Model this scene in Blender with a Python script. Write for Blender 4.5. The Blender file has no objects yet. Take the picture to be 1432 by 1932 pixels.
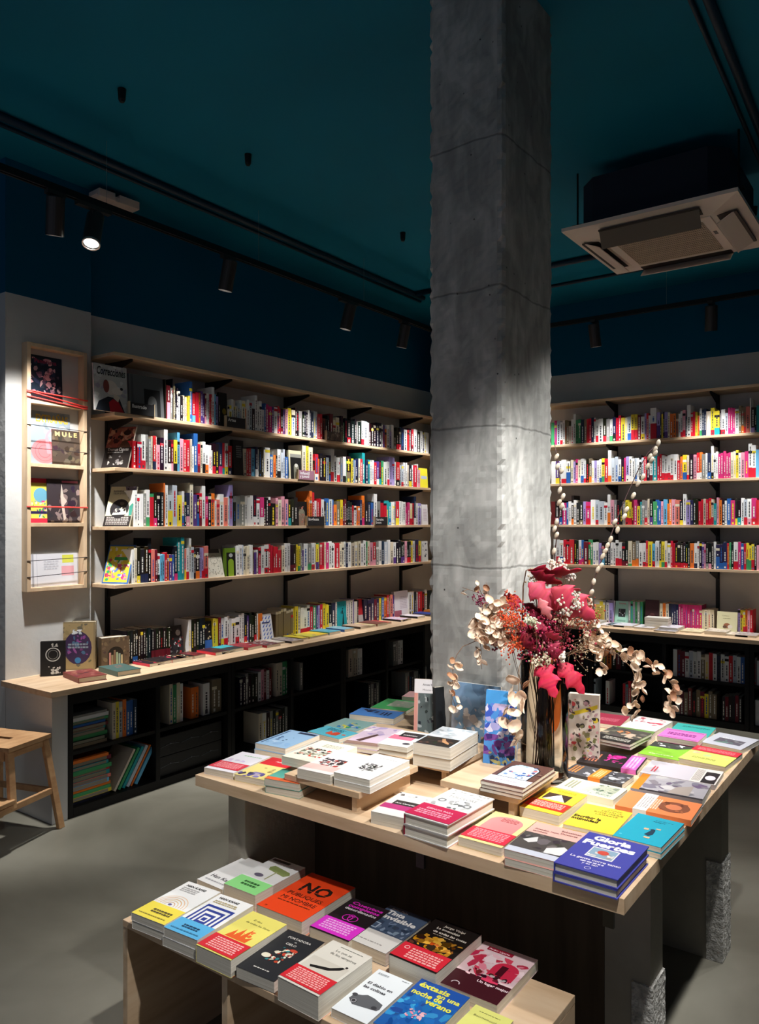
import bpy, bmesh, math, random
from mathutils import Vector, Matrix
random.seed(7)
S = bpy.context.scene
COL = S.collection
# ---------------------------------------------------------------- camera, world, exposure, lights
T = math.radians(36.2); F = 1453.0; H = 1.6; HV = 985.0
cam_d = bpy.data.cameras.new('camera'); cam = bpy.data.objects.new('camera', cam_d); COL.objects.link(cam)
cam.location = (0, 0, H); cam.rotation_euler = (math.pi/2, 0, T)
cam_d.sensor_fit = 'VERTICAL'; cam_d.sensor_height = 24; cam_d.lens = 24*F/1932; cam_d.shift_y = (HV-966)/1932
cam_d.clip_start = .05; S.camera = cam
S.view_settings.view_transform = 'Standard'; S.view_settings.look = 'None'; S.view_settings.gamma = 1
S.view_settings.exposure = 0.18
try: S.view_settings.use_curve_mapping = False
except Exception: pass
S.cycles.use_denoising = True
S.cycles.max_bounces = 6; S.cycles.diffuse_bounces = 3; S.cycles.glossy_bounces = 3; S.cycles.transmission_bounces = 6
S.cycles.transparent_max_bounces = 8; S.cycles.caustics_reflective = False; S.cycles.caustics_refractive = False
S.cycles.sample_clamp_indirect = 4
W = bpy.data.worlds.new('world'); S.world = W; W.use_nodes = True
W.node_tree.nodes['Background'].inputs[0].default_value = (.75, .8, 1, 1)
W.node_tree.nodes['Background'].inputs[1].default_value = .17

def spot(name, loc, aim, watts, angle=55, blend=.5, col=(1, .98, .955), r=.035):
    d = bpy.data.lights.new(name, 'SPOT'); o = bpy.data.objects.new(name, d); COL.objects.link(o)
    o.location = loc; o.rotation_euler = (Vector(aim)-Vector(loc)).to_track_quat('-Z', 'Y').to_euler()
    d.energy = watts; d.spot_size = math.radians(angle); d.spot_blend = blend; d.color = col; d.shadow_soft_size = r
    return o
# track heads: (x, y, aim, watts, cone angle); the lamp bodies are built around the same numbers below
ZT = 3.30
LEFT_HEADS = [(-3.65, 2.19, (-4.27, 2.5, .8), 270), (-3.65, 2.41, (-2.7, 1.3, 0), 28), (-3.65, 3.364, (-4.24, 3.3, .7), 125),
              (-3.65, 4.585, (-4.24, 4.4, .7), 130), (-3.65, 5.33, (-4.24, 5.4, .9), 145), (-3.65, 6.0, (-4.2, 6.3, .9), 110)]
RIGHT_HEADS = [(-3.0, 6.25, (-2.95, 6.78, .7), 110), (-2.348, 6.25, (-2.25, 6.78, .7), 120), (-1.431, 6.25, (-1.6, 6.78, .7), 120),
               (-.75, 6.25, (-.95, 6.78, .7), 120)]
NEAR_HEADS = [(-.12, .8, (-1.3, 1.75, .5), 175), (-.12, 1.35, (-1.4, 2.52, 1.0), 170), (-.12, 2.0, (-1.1, 2.5, .75), 100), (-.12, 3.0, (-1.0, 2.8, .75), 90),
              (-.12, 4.4, (-.3, 3.6, 0), 60), (-3.65, 1.3, (-2.5, .9, 0), 90), (-.12, 3.75, (-1.35, 2.9, 1.1), 130), (-.12, .3, (.1, .9, 0), 30)]

# ---------------------------------------------------------------- pixel helpers: where a sight line meets a real plane
ct, st = math.cos(T), math.sin(T)
def onz(u, v, z):
    d = F*(H-z)/(v-HV); r = (u-716)/F*d
    return Vector((r*ct-d*st, r*st+d*ct, z))
def onx(u, v, X):
    a = (u-716)/F; d = X/(a*ct-st)
    return Vector((X, d*(a*st+ct), H-(v-HV)/F*d))
def ony(u, v, Y):
    a = (u-716)/F; d = Y/(a*st+ct)
    return Vector((d*(a*ct-st), Y, H-(v-HV)/F*d))
def ond(u, v, d):
    r = (u-716)/F*d
    return Vector((r*ct-d*st, r*st+d*ct, H-(v-HV)/F*d))
def depth(p): return -p[0]*st+p[1]*ct

# ---------------------------------------------------------------- materials
def s2l(c):
    return tuple((x/255/12.92) if x/255 <= .04045 else ((x/255+.055)/1.055)**2.4 for x in c)
def hx(h): return tuple(int(h[i:i+2], 16) for i in (0, 2, 4))
_m = {}
def M(name, rgb=(200, 200, 200), rough=.6, metal=0, spec=.5, emit=None, es=0):
    if name in _m: return _m[name]
    m = bpy.data.materials.new(name); m.use_nodes = True; b = m.node_tree.nodes['Principled BSDF']
    b.inputs['Base Color'].default_value = (*s2l(rgb), 1); b.inputs['Roughness'].default_value = rough
    b.inputs['Metallic'].default_value = metal; b.inputs['Specular IOR Level'].default_value = spec
    if emit: b.inputs['Emission Color'].default_value = (*s2l(emit), 1); b.inputs['Emission Strength'].default_value = es
    _m[name] = m; return m
def noise_mat(name, cols, scale=3, mscale=(1, 1, 1), rough=.6, bump=0, bscale=40, detail=6, spec=.5, pos=(.35, .65), distort=0, coord='Object', bdist=.01):
    m = M(name, (200, 200, 200), rough, spec=spec); nt = m.node_tree; n = nt.nodes; b = n['Principled BSDF']
    tc = n.new('ShaderNodeTexCoord'); mp = n.new('ShaderNodeMapping'); mp.inputs['Scale'].default_value = mscale
    nt.links.new(tc.outputs[coord], mp.inputs[0])
    no = n.new('ShaderNodeTexNoise'); no.inputs['Scale'].default_value = scale; no.inputs['Detail'].default_value = detail
    no.inputs['Distortion'].default_value = distort
    nt.links.new(mp.outputs[0], no.inputs['Vector'])
    cr = n.new('ShaderNodeValToRGB'); e = cr.color_ramp.elements
    e[0].position = pos[0]; e[1].position = pos[1]; e[0].color = (*s2l(cols[0]), 1); e[1].color = (*s2l(cols[-1]), 1)
    for i, c in enumerate(cols[1:-1]):
        k = e.new(pos[0]+(pos[1]-pos[0])*(i+1)/(len(cols)-1)); k.color = (*s2l(c), 1)
    nt.links.new(no.outputs[0], cr.inputs[0]); nt.links.new(cr.outputs[0], b.inputs['Base Color'])
    if bump:
        n2 = n.new('ShaderNodeTexNoise'); n2.inputs['Scale'].default_value = bscale; n2.inputs['Detail'].default_value = 8
        nt.links.new(mp.outputs[0], n2.inputs['Vector'])
        bp = n.new('ShaderNodeBump'); bp.inputs['Strength'].default_value = bump; bp.inputs['Distance'].default_value = bdist
        nt.links.new(n2.outputs[0], bp.inputs['Height']); nt.links.new(bp.outputs[0], b.inputs['Normal'])
    return m
WHITE = noise_mat('white_wall_paint', [(196, 196, 194), (208, 208, 206)], 2, rough=.85, bump=.15, bscale=25)
TEAL_C = noise_mat('teal_ceiling_paint', [(0, 108, 138), (0, 118, 150)], .8, rough=.75, spec=.2)
TEAL_W = noise_mat('teal_wall_paint_shaded', [(0, 84, 118), (0, 90, 126)], 1, rough=.8, spec=.15)  # the ceiling's teal again, darkened to carry the walls' shade
FLOOR = noise_mat('polished_concrete', [(92, 89, 78), (116, 113, 101), (136, 133, 121)], 1.1, rough=.42, bump=.05, bscale=9, detail=9, spec=.35, pos=(.3, .7), distort=.6)
WOODX = noise_mat('birch_plywood_x', [(196, 164, 128), (214, 184, 150), (222, 196, 164)], 3, (1.2, 9, 9), rough=.5, pos=(.3, .7))
WOODY = noise_mat('birch_plywood_y', [(196, 164, 128), (214, 184, 150), (222, 196, 164)], 3, (9, 1.2, 9), rough=.5, pos=(.3, .7))
PINE = noise_mat('birch_rack', [(206, 176, 142), (222, 194, 160)], 4, (6, 6, 1), rough=.55)
STOOLW = noise_mat('beech', [(178, 134, 92), (200, 158, 114)], 5, (6, 2, 6), rough=.5)
BLACK = M('black_metal', (14, 14, 15), .45, spec=.4)
LAMPB = M('black_lamp_paint', (46, 43, 42), .4)
BLACKW = M('black_laminate', (16, 15, 15), .55, spec=.3)
SLABC = noise_mat('slab_concrete', [(140, 134, 120), (160, 154, 140)], 3, rough=.8, bump=.3, bscale=30)
ROUGH = noise_mat('bush_hammered_concrete_lit', [(168, 166, 160), (216, 214, 208)], 40, rough=.95, bump=1, bscale=90, bdist=.02)  # bush-hammered concrete, paler than the slabs to carry light on their feet
DARKP = noise_mat('dark_brown_panel', [(74, 62, 48), (88, 76, 60)], 3, (9, 9, 1), rough=.7, spec=.25)  # dark brown, for the panel between the slab legs
BEIGE = M('cassette_plastic', (238, 226, 216), .5)
GRILL = noise_mat('cassette_filter', [(120, 106, 92), (150, 136, 120)], 1, rough=.8)
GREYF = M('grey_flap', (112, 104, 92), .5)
STEEL = M('brushed_steel', (170, 170, 168), .35, metal=.8)
LENS = M('lit_lens', (255, 255, 255), .3, emit=(255, 250, 240), es=18)
STEM = noise_mat('dry_stem', [(96, 70, 54), (140, 110, 80)], 20, rough=.8)
EUC = noise_mat('preserved_eucalyptus', [(232, 200, 172), (250, 230, 206)], 30, rough=.55)
EUCB = noise_mat('browned_eucalyptus', [(168, 116, 84), (206, 160, 124)], 30, rough=.6)
CATK = noise_mat('willow_catkin', [(196, 178, 152), (232, 220, 200)], 60, rough=.9)
BAND_R = M('red_elastic', (236, 66, 60), .6); BAND_K = M('black_elastic', (25, 20, 30), .6)
PAGE = noise_mat('page_edges', [(206, 198, 180), (232, 226, 212)], 3, (1, 1, 260), rough=.85, coord='Object')
GLASS = bpy.data.materials.new('clear_glass'); GLASS.use_nodes = True
_b = GLASS.node_tree.nodes['Principled BSDF']; _b.inputs['Transmission Weight'].default_value = 1; _b.inputs['Roughness'].default_value = .02
_b.inputs['IOR'].default_value = 1.3; _b.inputs['Base Color'].default_value = (.95, .97, .96, 1)
def attr_mat(name, rough, spec=.5):
    m = M(name, (200, 200, 200), rough, spec=spec); a = m.node_tree.nodes.new('ShaderNodeAttribute'); a.attribute_name = 'Col'
    m.node_tree.links.new(a.outputs['Color'], m.node_tree.nodes['Principled BSDF'].inputs['Base Color']); return m
PRINT = attr_mat('printed_cover', .45, .35); LEAF = attr_mat('dried_leaf', .6, .3)
# column concrete: vertical streaks, mottling, pits and the level cast joints
def column_mat():
    m = M('column_concrete', rough=.9, spec=.2); nt = m.node_tree; n = nt.nodes; b = n['Principled BSDF']; L = nt.links.new
    tc = n.new('ShaderNodeTexCoord')
    def noi(sc, ms, det=8, dis=0):
        mp = n.new('ShaderNodeMapping'); mp.inputs['Scale'].default_value = ms; L(tc.outputs['Object'], mp.inputs[0])
        x = n.new('ShaderNodeTexNoise'); x.inputs['Scale'].default_value = sc; x.inputs['Detail'].default_value = det; x.inputs['Distortion'].default_value = dis
        L(mp.outputs[0], x.inputs['Vector']); return x
    a = noi(9, (1, 1, .6), 12, 1.2); s = noi(26, (1, 1, .16), 6); big = noi(3.5, (1, 1, .7), 5)
    mx = n.new('ShaderNodeMath'); mx.operation = 'MULTIPLY_ADD'; L(s.outputs[0], mx.inputs[0]); mx.inputs[1].default_value = .5; L(a.outputs[0], mx.inputs[2])
    mx2 = n.new('ShaderNodeMath'); mx2.operation = 'MULTIPLY_ADD'; L(big.outputs[0], mx2.inputs[0]); mx2.inputs[1].default_value = .5; L(mx.outputs[0], mx2.inputs[2])
    cr = n.new('ShaderNodeValToRGB'); e = cr.color_ramp.elements; e[0].position = .72; e[1].position = 1.0+.2
    e[0].position = .7; e[1].position = 1.0; e[0].color = (*s2l((152, 152, 148)), 1); e[1].color = (*s2l((192, 191, 186)), 1)
    k = e.new(.86); k.color = (*s2l((172, 172, 167)), 1); sc = n.new('ShaderNodeMath'); sc.operation = 'MULTIPLY'; sc.inputs[1].default_value = .86; L(mx2.outputs[0], sc.inputs[0]); L(sc.outputs[0], cr.inputs[0])
    vo = n.new('ShaderNodeTexVoronoi'); vo.inputs['Scale'].default_value = 16; L(tc.outputs['Object'], vo.inputs['Vector'])
    pit = n.new('ShaderNodeValToRGB'); pit.color_ramp.elements[0].position = .03; pit.color_ramp.elements[1].position = .075
    pit.color_ramp.elements[0].color = (.12, .12, .12, 1); pit.color_ramp.elements[1].color = (1, 1, 1, 1); L(vo.outputs['Distance'], pit.inputs[0])
    sep = n.new('ShaderNodeSeparateXYZ'); L(tc.outputs['Object'], sep.inputs[0])
    wob = noi(7, (1, 1, 1), 6); wm = n.new('ShaderNodeMath'); wm.operation = 'MULTIPLY_ADD'; L(wob.outputs[0], wm.inputs[0]); wm.inputs[1].default_value = .035; L(sep.outputs[2], wm.inputs[2])
    prev = None
    for z in (1.43, 1.955, 2.465, 3.02):
        d = n.new('ShaderNodeMath'); d.operation = 'SUBTRACT'; L(wm.outputs[0], d.inputs[0]); d.inputs[1].default_value = z+.0175
        ab = n.new('ShaderNodeMath'); ab.operation = 'ABSOLUTE'; L(d.outputs[0], ab.inputs[0])
        if prev is None: prev = ab
        else:
            mi = n.new('ShaderNodeMath'); mi.operation = 'MINIMUM'; L(prev.outputs[0], mi.inputs[0]); L(ab.outputs[0], mi.inputs[1]); prev = mi
    mr = n.new('ShaderNodeMapRange'); mr.inputs['From Min'].default_value = .001; mr.inputs['From Max'].default_value = .006; mr.inputs['To Min'].default_value = .55; L(prev.outputs[0], mr.inputs[0])
    m1 = n.new('ShaderNodeMix'); m1.data_type = 'RGBA'; m1.blend_type = 'MULTIPLY'; m1.inputs[0].default_value = 1; L(cr.outputs[0], m1.inputs[6]); L(pit.outputs[0], m1.inputs[7])
    m2 = n.new('ShaderNodeMix'); m2.data_type = 'RGBA'; m2.blend_type = 'MULTIPLY'; m2.inputs[0].default_value = 1; L(m1.outputs[2], m2.inputs[6]); L(mr.outputs[0], m2.inputs[7])
    L(m2.outputs[2], b.inputs['Base Color'])
    bn = noi(30, (1, 1, .5), 10); bm = n.new('ShaderNodeMath'); bm.operation = 'MULTIPLY_ADD'; L(bn.outputs[0], bm.inputs[0]); bm.inputs[1].default_value = .5; L(mr.outputs[0], bm.inputs[2])
    bp = n.new('ShaderNodeBump'); bp.inputs['Strength'].default_value = .35; bp.inputs['Distance'].default_value = .006; L(bm.outputs[0], bp.inputs['Height']); L(bp.outputs[0], b.inputs['Normal'])
    return m
COLUMN = column_mat()

# ---------------------------------------------------------------- mesh builder
class MB:
    def __init__(s): s.v = []; s.f = []; s.c = []; s.mi = []; s.col = (.8, .8, .8); s.m = 0; s.X = Matrix()
    def face(s, pts, col=None):
        k = len(s.v); s.v += [s.X@Vector(p) for p in pts]; s.f.append(tuple(range(k, k+len(pts)))); s.c.append(col or s.col); s.mi.append(s.m)
    def box(s, a, b, col=None, top=None, skip=''):
        x0, y0, z0 = a; x1, y1, z1 = b; k = len(s.v)
        s.v += [s.X@Vector(p) for p in [(x0, y0, z0), (x1, y0, z0), (x1, y1, z0), (x0, y1, z0), (x0, y0, z1), (x1, y0, z1), (x1, y1, z1), (x0, y1, z1)]]
        for nm, q in (('b', (3, 2, 1, 0)), ('t', (4, 5, 6, 7)), ('f', (0, 1, 5, 4)), ('r', (1, 2, 6, 5)), ('k', (2, 3, 7, 6)), ('l', (3, 0, 4, 7))):
            if nm in skip: continue
            s.f.append(tuple(k+i for i in q)); s.c.append((top if nm == 't' and top else col) or s.col); s.mi.append(s.m)
    def cyl(s, p, q, r0, r1=None, n=12, col=None, caps=True):
        p, q = Vector(p), Vector(q); r1 = r0 if r1 is None else r1; a = (q-p).normalized()
        u = a.orthogonal().normalized(); w = a.cross(u); k = len(s.v)
        for c, r in ((p, r0), (q, r1)):
            for i in range(n):
                t = 2*math.pi*i/n; s.v.append(s.X@(c+u*(r*math.cos(t))+w*(r*math.sin(t))))
        for i in range(n):
            j = (i+1) % n; s.f.append((k+i, k+j, k+n+j, k+n+i)); s.c.append(col or s.col); s.mi.append(s.m)
        if caps:
            s.f.append(tuple(k+n-1-i for i in range(n))); s.c.append(col or s.col); s.mi.append(s.m)
            s.f.append(tuple(k+n+i for i in range(n))); s.c.append(col or s.col); s.mi.append(s.m)
    def tube(s, pts, r0, r1=None, n=6, col=None):
        r1 = r0 if r1 is None else r1; N = len(pts)-1; k = len(s.v); pts = [Vector(p) for p in pts]
        up = Vector((.3, .2, 1)).normalized()
        for i, p in enumerate(pts):
            a = (pts[min(i+1, N)]-pts[max(i-1, 0)]).normalized(); u = a.cross(up)
            u = (u if u.length > .1 else a.orthogonal()).normalized(); w = a.cross(u); r = r0+(r1-r0)*i/N
            for j in range(n):
                t = 2*math.pi*j/n; s.v.append(s.X@(p+u*(r*math.cos(t))+w*(r*math.sin(t))))
        for i in range(N):
            for j in range(n):
                jj = (j+1) % n; s.f.append((k+i*n+j, k+i*n+jj, k+(i+1)*n+jj, k+(i+1)*n+j)); s.c.append(col or s.col); s.mi.append(s.m)
        s.f.append(tuple(k+n-1-i for i in range(n))); s.c.append(col or s.col); s.mi.append(s.m)
        s.f.append(tuple(k+N*n+i for i in range(n))); s.c.append(col or s.col); s.mi.append(s.m)
    def ball(s, c, r, col=None, n=6, m=4, sq=(1, 1, 1)):
        c = Vector(c); k = len(s.v); s.v.append(s.X@(c-Vector((0, 0, r*sq[2]))))
        for i in range(1, m):
            t = math.pi*i/m
            for j in range(n):
                p = 2*math.pi*j/n; s.v.append(s.X@(c+Vector((r*sq[0]*math.sin(t)*math.cos(p), r*sq[1]*math.sin(t)*math.sin(p), -r*sq[2]*math.cos(t)))))
        s.v.append(s.X@(c+Vector((0, 0, r*sq[2])))); top = len(s.v)-1
        def ad(f): s.f.append(f); s.c.append(col or s.col); s.mi.append(s.m)
        for j in range(n):
            jj = (j+1) % n; ad((k, k+1+jj, k+1+j)); ad((top, k+1+(m-2)*n+j, k+1+(m-2)*n+jj))
            for i in range(m-2):
                a = k+1+i*n; ad((a+j, a+jj, a+n+jj, a+n+j))
    def build(s, name, mats, parent=None, smooth=False, bevel=0, loc=None, rot=None):
        me = bpy.data.meshes.new(name); me.from_pydata([tuple(v) for v in s.v], [], s.f); mats = mats if isinstance(mats, (list, tuple)) else [mats]
        for m in mats: me.materials.append(m)
        if len(mats) > 1: me.polygons.foreach_set('material_index', s.mi)
        if any(m in (PRINT, LEAF) for m in mats):
            ca = me.color_attributes.new('Col', 'FLOAT_COLOR', 'CORNER'); d = []
            for f, c in zip(s.f, s.c): d += [c[0], c[1], c[2], 1.0]*len(f)
            ca.data.foreach_set('color', d)
        if smooth: me.polygons.foreach_set('use_smooth', [True]*len(me.polygons))
        me.update(); o = bpy.data.objects.new(name, me); COL.objects.link(o)
        if parent: o.parent = parent
        if loc: o.location = loc
        if rot: o.rotation_euler = rot
        if bevel:
            b = o.modifiers.new('bevel', 'BEVEL'); b.width = bevel; b.segments = 2; b.limit_method = 'ANGLE'
        return o
def tag(o, label=None, cat=None, group=None, kind=None):
    for k, v in (('label', label), ('category', cat), ('group', group), ('kind', kind)):
        if v: o[k] = v
    return o
def empty(name, loc=(0, 0, 0), rz=0, label=None, cat=None, group=None):
    o = bpy.data.objects.new(name, None); COL.objects.link(o); o.location = loc; o.rotation_euler = (0, 0, rz); o.empty_display_size = .05
    return tag(o, label, cat, group)
def boxo(name, a, b, mat, parent=None, bevel=0, kind=None):
    m = MB(); m.box(a, b); return tag(m.build(name, mat, parent, bevel=bevel), kind=kind)

# ---------------------------------------------------------------- room shell
XW, YW, XP, YP = -4.35, 6.92, -4.27, 2.26       # left wall, back wall, pilaster face, end of the pilaster
CZ = 3.66
boxo('floor', (-8, -3, -.1), (4, 7.1, 0), FLOOR, kind='structure')
boxo('ceiling', (-8, -3, CZ), (4, 7.1, CZ+.1), TEAL_C, kind='structure')
def painted_wall(name, quads):
    """quads: (lower polygon, upper polygon) pairs on one wall; white below the paint line, shade-darkened teal above"""
    m = MB()
    for k, pts in quads: m.m = k; m.face(pts)
    return tag(m.build(name, [WHITE, TEAL_W]), kind='structure')
zl0, zl1, zr = 2.905, 2.965, 2.995
m = MB()
m.m = 0; m.face([(XW, 2.6, 0), (XW, YW, 0), (XW, YW, zl1), (XW, 2.6, zl0)]); m.m = 1; m.face([(XW, 2.6, zl0), (XW, YW, zl1), (XW, YW, CZ), (XW, 2.6, CZ)])
m.m = 0; m.face([(XW-.15, 2.6, 0), (XW-.15, YW, 0), (XW-.15, YW, CZ), (XW-.15, 2.6, CZ)])
tag(m.build('wall_left', [WHITE, TEAL_W]), kind='structure')
m = MB(); m.m = 0
m.face([(XP, YP, 0), (XP, 2.80, 0), (XP, 2.80, 2.9), (XP, YP, 2.9)]); m.face([(XP, 2.80, 0), (XW, 2.80, 0), (XW, 2.80, 2.9), (XP, 2.80, 2.9)])
m.face([(-8, YP, 0), (XP, YP, 0), (XP, YP, 2.9), (-8, YP, 2.9)]); m.m = 1
m.face([(XP, YP, 2.9), (XP, 2.80, 2.9), (XP, 2.80, CZ), (XP, YP, CZ)]); m.face([(XP, 2.80, 2.9), (XW, 2.80, 2.9), (XW, 2.80, CZ), (XP, 2.80, CZ)])
m.face([(-8, YP, 2.9), (XP, YP, 2.9), (XP, YP, CZ), (-8, YP, CZ)])
tag(m.build('wall_pilaster', [WHITE, TEAL_W]), kind='structure')
m = MB(); m.m = 0; m.face([(XW-.15, YW, 0), (4, YW, 0), (4, YW, zr), (XW-.15, YW, zr)]); m.m = 1; m.face([(XW-.15, YW, zr), (4, YW, zr), (4, YW, CZ), (XW-.15, YW, CZ)])
tag(m.build('wall_back', [WHITE, TEAL_W]), kind='structure')
boxo('wall_right', (3.2, -3, 0), (3.3, YW, CZ), WHITE, kind='structure')
boxo('wall_passage', (-8.1, -3, 0), (-8, YP, CZ), WHITE, kind='structure')

# concrete column: grid skin with chipped arrises
def column():
    x0, x1, y0, y1, zt = -1.613, -1.293, 2.524, 2.971, CZ
    ring = []
    def seg(a, b, n): return [(a[0]+(b[0]-a[0])*i/n, a[1]+(b[1]-a[1])*i/n) for i in range(n)]
    ring = seg((x0, y0), (x1, y0), 14)+seg((x1, y0), (x1, y1), 18)+seg((x1, y1), (x0, y1), 6)+seg((x0, y1), (x0, y0), 8)
    nz = 170; cx, cy = (x0+x1)/2, (y0+y1)/2; R = random.Random(3); m = MB()
    corners = [(x0, y0), (x1, y0), (x1, y1), (x0, y1)]
    for k in range(nz+1):
        z = zt*k/nz; jit = [R.random() for _ in corners]
        for (x, y) in ring:
            dx, dy = R.uniform(-1, 1)*.0012, R.uniform(-1, 1)*.0012
            for ci, c in enumerate(corners):
                dd = math.hypot(x-c[0], y-c[1])
                if dd < .01:
                    e = .004+.009*jit[ci]**2; dx += e*(1 if cx > c[0] else -1); dy += e*(1 if cy > c[1] else -1)
            m.v.append(Vector((x+dx, y+dy, z)))
    n = len(ring)
    for k in range(nz):
        for i in range(n):
            j = (i+1) % n; m.f.append((k*n+i, k*n+j, (k+1)*n+j, (k+1)*n+i)); m.c.append((1, 1, 1)); m.mi.append(0)
    return tag(m.build('concrete_column', COLUMN), kind='structure')
column()

# ---------------------------------------------------------------- ceiling fittings
def pipe(name, pts, r, label, mat=TEAL_W, grp=None):
    m = MB(); m.tube(pts, r, n=8); return tag(m.build(name, mat, smooth=True), label, 'pipe', grp)
PIPEM = M('painted_conduit', (0, 40, 62), .5)
pipe('ceiling_conduit', [(-3.82, 1.2, CZ-.022), (-3.82, 5.9, CZ-.022)], .021, 'thick dark blue conduit on the ceiling behind the left track', PIPEM)
pipe('ceiling_conduit', [(-3.92, 1.2, CZ-.013), (-3.92, 6.0, CZ-.013)], .011, 'thinner dark blue conduit between the thick one and the left wall', PIPEM)
pipe('ceiling_conduit', [(-3.8, 5.75, CZ-.022), (-1.75, 5.75, CZ-.022)], .022, 'dark conduit behind the air conditioner, higher of the two beside the column', PIPEM)
pipe('ceiling_conduit', [(-3.9, 6.28, CZ-.015), (-1.6, 6.28, CZ-.015)], .014, 'thin dark conduit nearest the back wall, below the air conditioner corner', PIPEM)
pa, pb = onz(1325, -30, CZ-.02), onz(1440, 262, CZ-.02); pd = (pb-pa)*.8
pipe('ceiling_conduit', [pa-pd, pb+pd], .02, 'dark conduit crossing the teal ceiling above the air conditioner', PIPEM)
pipe('ceiling_conduit', [pa-pd+Vector((-.06, 0, .006)), pb+pd+Vector((-.06, 0, .006))], .01, 'thin conduit clipped beside the one above the air conditioner', PIPEM)
for (x, y, w) in [(*onz(230, 188, CZ-.05)[:2], 'nearest the white junction box'), (*onz(468, 308, CZ-.05)[:2], 'second from the left edge'), (*onz(760, 452, CZ-.05)[:2], 'closest to the column'), (*onz(1423, 405, CZ-.05)[:2], 'beside the air conditioner')]:
    m = MB(); m.cyl((0, 0, 0), (0, 0, .05), .017, .02); m.cyl((0, 0, -.012), (0, 0, 0), .011, .017)
    tag(m.build('ceiling_sensor', BLACK, loc=(x, y, CZ-.05)), 'small black ceiling peg, '+w, 'ceiling fitting', 'black pegs on the ceiling')
# junction box, white, above the track
m = MB(); m.box((-.06, -.14, 0), (.06, -.03, .05)); m.box((-.06, .0, 0), (.06, .14, .05)); m.box((-.06, -.03, 0), (.06, 0, .03)); m.box((-.045, -.15, .01), (.045, .15, .025))
e = empty('junction_box', (-4.17, 2.90, 3.575), -.05, 'white plastic junction box under the ceiling above the left lamp track', 'junction box'); m.build('box_body', M('box_plastic', (222, 206, 196), .6), e, bevel=.004)
m = MB(); m.cyl((0, -.015, .03), (0, -.015, CZ-3.575), .012); m.build('mounting_stud', BLACK, e)

def track(name, a, b, label):
    a, b = Vector(a), Vector(b); e = empty(name, a, 0, label, 'lamp track'); d = b-a; m = MB()
    ang = math.atan2(d.y, d.x); m.X = Matrix.Rotation(ang, 4, 'Z')
    L = d.length; m.box((0, -.018, -.017), (L, -.006, .017)); m.box((0, .006, -.017), (L, .018, .017)); m.box((0, -.006, .003), (L, .006, .017)); m.build('rail', BLACK, e)
    m = MB(); m.X = Matrix.Rotation(ang, 4, 'Z'); m.box((0, -.005, -.002), (L, .005, .002)); m.build('conductor', STEEL, e)
    n = int(L/1.3)
    for i in range(n+1):
        p = d*(i+.3)/(n+.6); m = MB(); m.cyl(p+Vector((0, 0, .017)), p+Vector((0, 0, CZ-a.z)), .0012, n=5); m.build('suspension_wire', STEEL, e)
    return e
track('lamp_track', (-3.65, 1.0, ZT), (-3.65, 6.27, ZT), 'black lamp track hung along the left wall above the shelves')
track('lamp_track', (-3.61, 6.25, ZT), (1.5, 6.25, ZT), 'black lamp track hung along the back wall')
track('lamp_track', (-.12, .2, ZT), (-.12, 4.8, ZT), 'black lamp track over the aisle beside the large table')
def head(x, y, aim, watts, label, lit=True, boxed=False, angle=62, grp='black track spotlights'):
    e = empty('track_spotlight', (x, y, ZT-.017), 0, label, 'spotlight', grp)
    dirn = (Vector(aim)-Vector((x, y, ZT-.15))).normalized(); piv = Vector((0, 0, -.12))
    m = MB(); m.box((-.018, -.05 if not boxed else -.1, -.022), (.018, .05 if not boxed else .1, 0)); m.build('adapter', LAMPB, e)
    m = MB(); m.cyl((0, 0, -.022), piv, .008, n=8); m.box((-.012, -.012, -.05), (.012, .012, -.03)); m.build('swivel_arm', LAMPB, e)
    a = piv-dirn*.085; b = piv+dirn*.1
    open_ = aim[2] > 0.01; rec = .045 if open_ else .004
    m = MB(); m.cyl(a, b, .045, n=24, caps=False); m.cyl(b, b-dirn*.05, .0415, .0415, n=24, caps=False); m.cyl(b-dirn*.0501, b-dirn*.05, .044, n=24); m.cyl(b, b+dirn*.0002, .045, .0415, n=24, caps=False); m.cyl(a-dirn*.006, a, .038, .045, n=24); m.build('lamp_housing', LAMPB, e, smooth=False)
    if not open_: m = MB(); m.cyl(b, b+dirn*.012, .046, .046, n=24, caps=False); m.cyl(b+dirn*.012, b+dirn*.0119, .046, .039, n=24, caps=False); m.build('trim_ring', STEEL, e)
    m = MB(); m.cyl(b-dirn*rec, b-dirn*(rec-.003), .038, n=24); m.build('lens', LENS, e)
    spot('spot_light', Vector((x, y, ZT-.017))+b+dirn*.02, aim, watts, angle, .6)
names = ['aimed down at the left end of the counter', 'with its lit lens turned to the room', 'third along the left track', 'with a long adapter, fourth along the left track', 'nearest the column on the left track', 'hidden by the column on the left track']
for i, (x, y, aim, w) in enumerate(LEFT_HEADS): head(x, y, aim, w, 'black cylinder spotlight '+names[i], boxed=(i in (1, 3)), angle=(60, 50, 49, 49, 49, 49)[i])
names = ['of the back track behind the column', 'just right of the column on the back track', 'right of the air conditioner on the back track', 'outermost on the back track']
for i, (x, y, aim, w) in enumerate(RIGHT_HEADS): head(x, y, aim, w, 'black cylinder spotlight '+names[i], angle=50)
names = ['aimed at the low bench', 'aimed at the column front', 'aimed at the front of the large table', 'aimed at the back of the large table', 'over the aisle by the back wall', 'nearest the entrance on the left track', 'facing the column side', 'over the near aisle']
for i, (x, y, aim, w) in enumerate(NEAR_HEADS):
    head(x, y, aim, w, 'black cylinder spotlight '+names[i], angle=(42, 38, 62, 60, 60, 60, 50, 60)[i])

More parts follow.
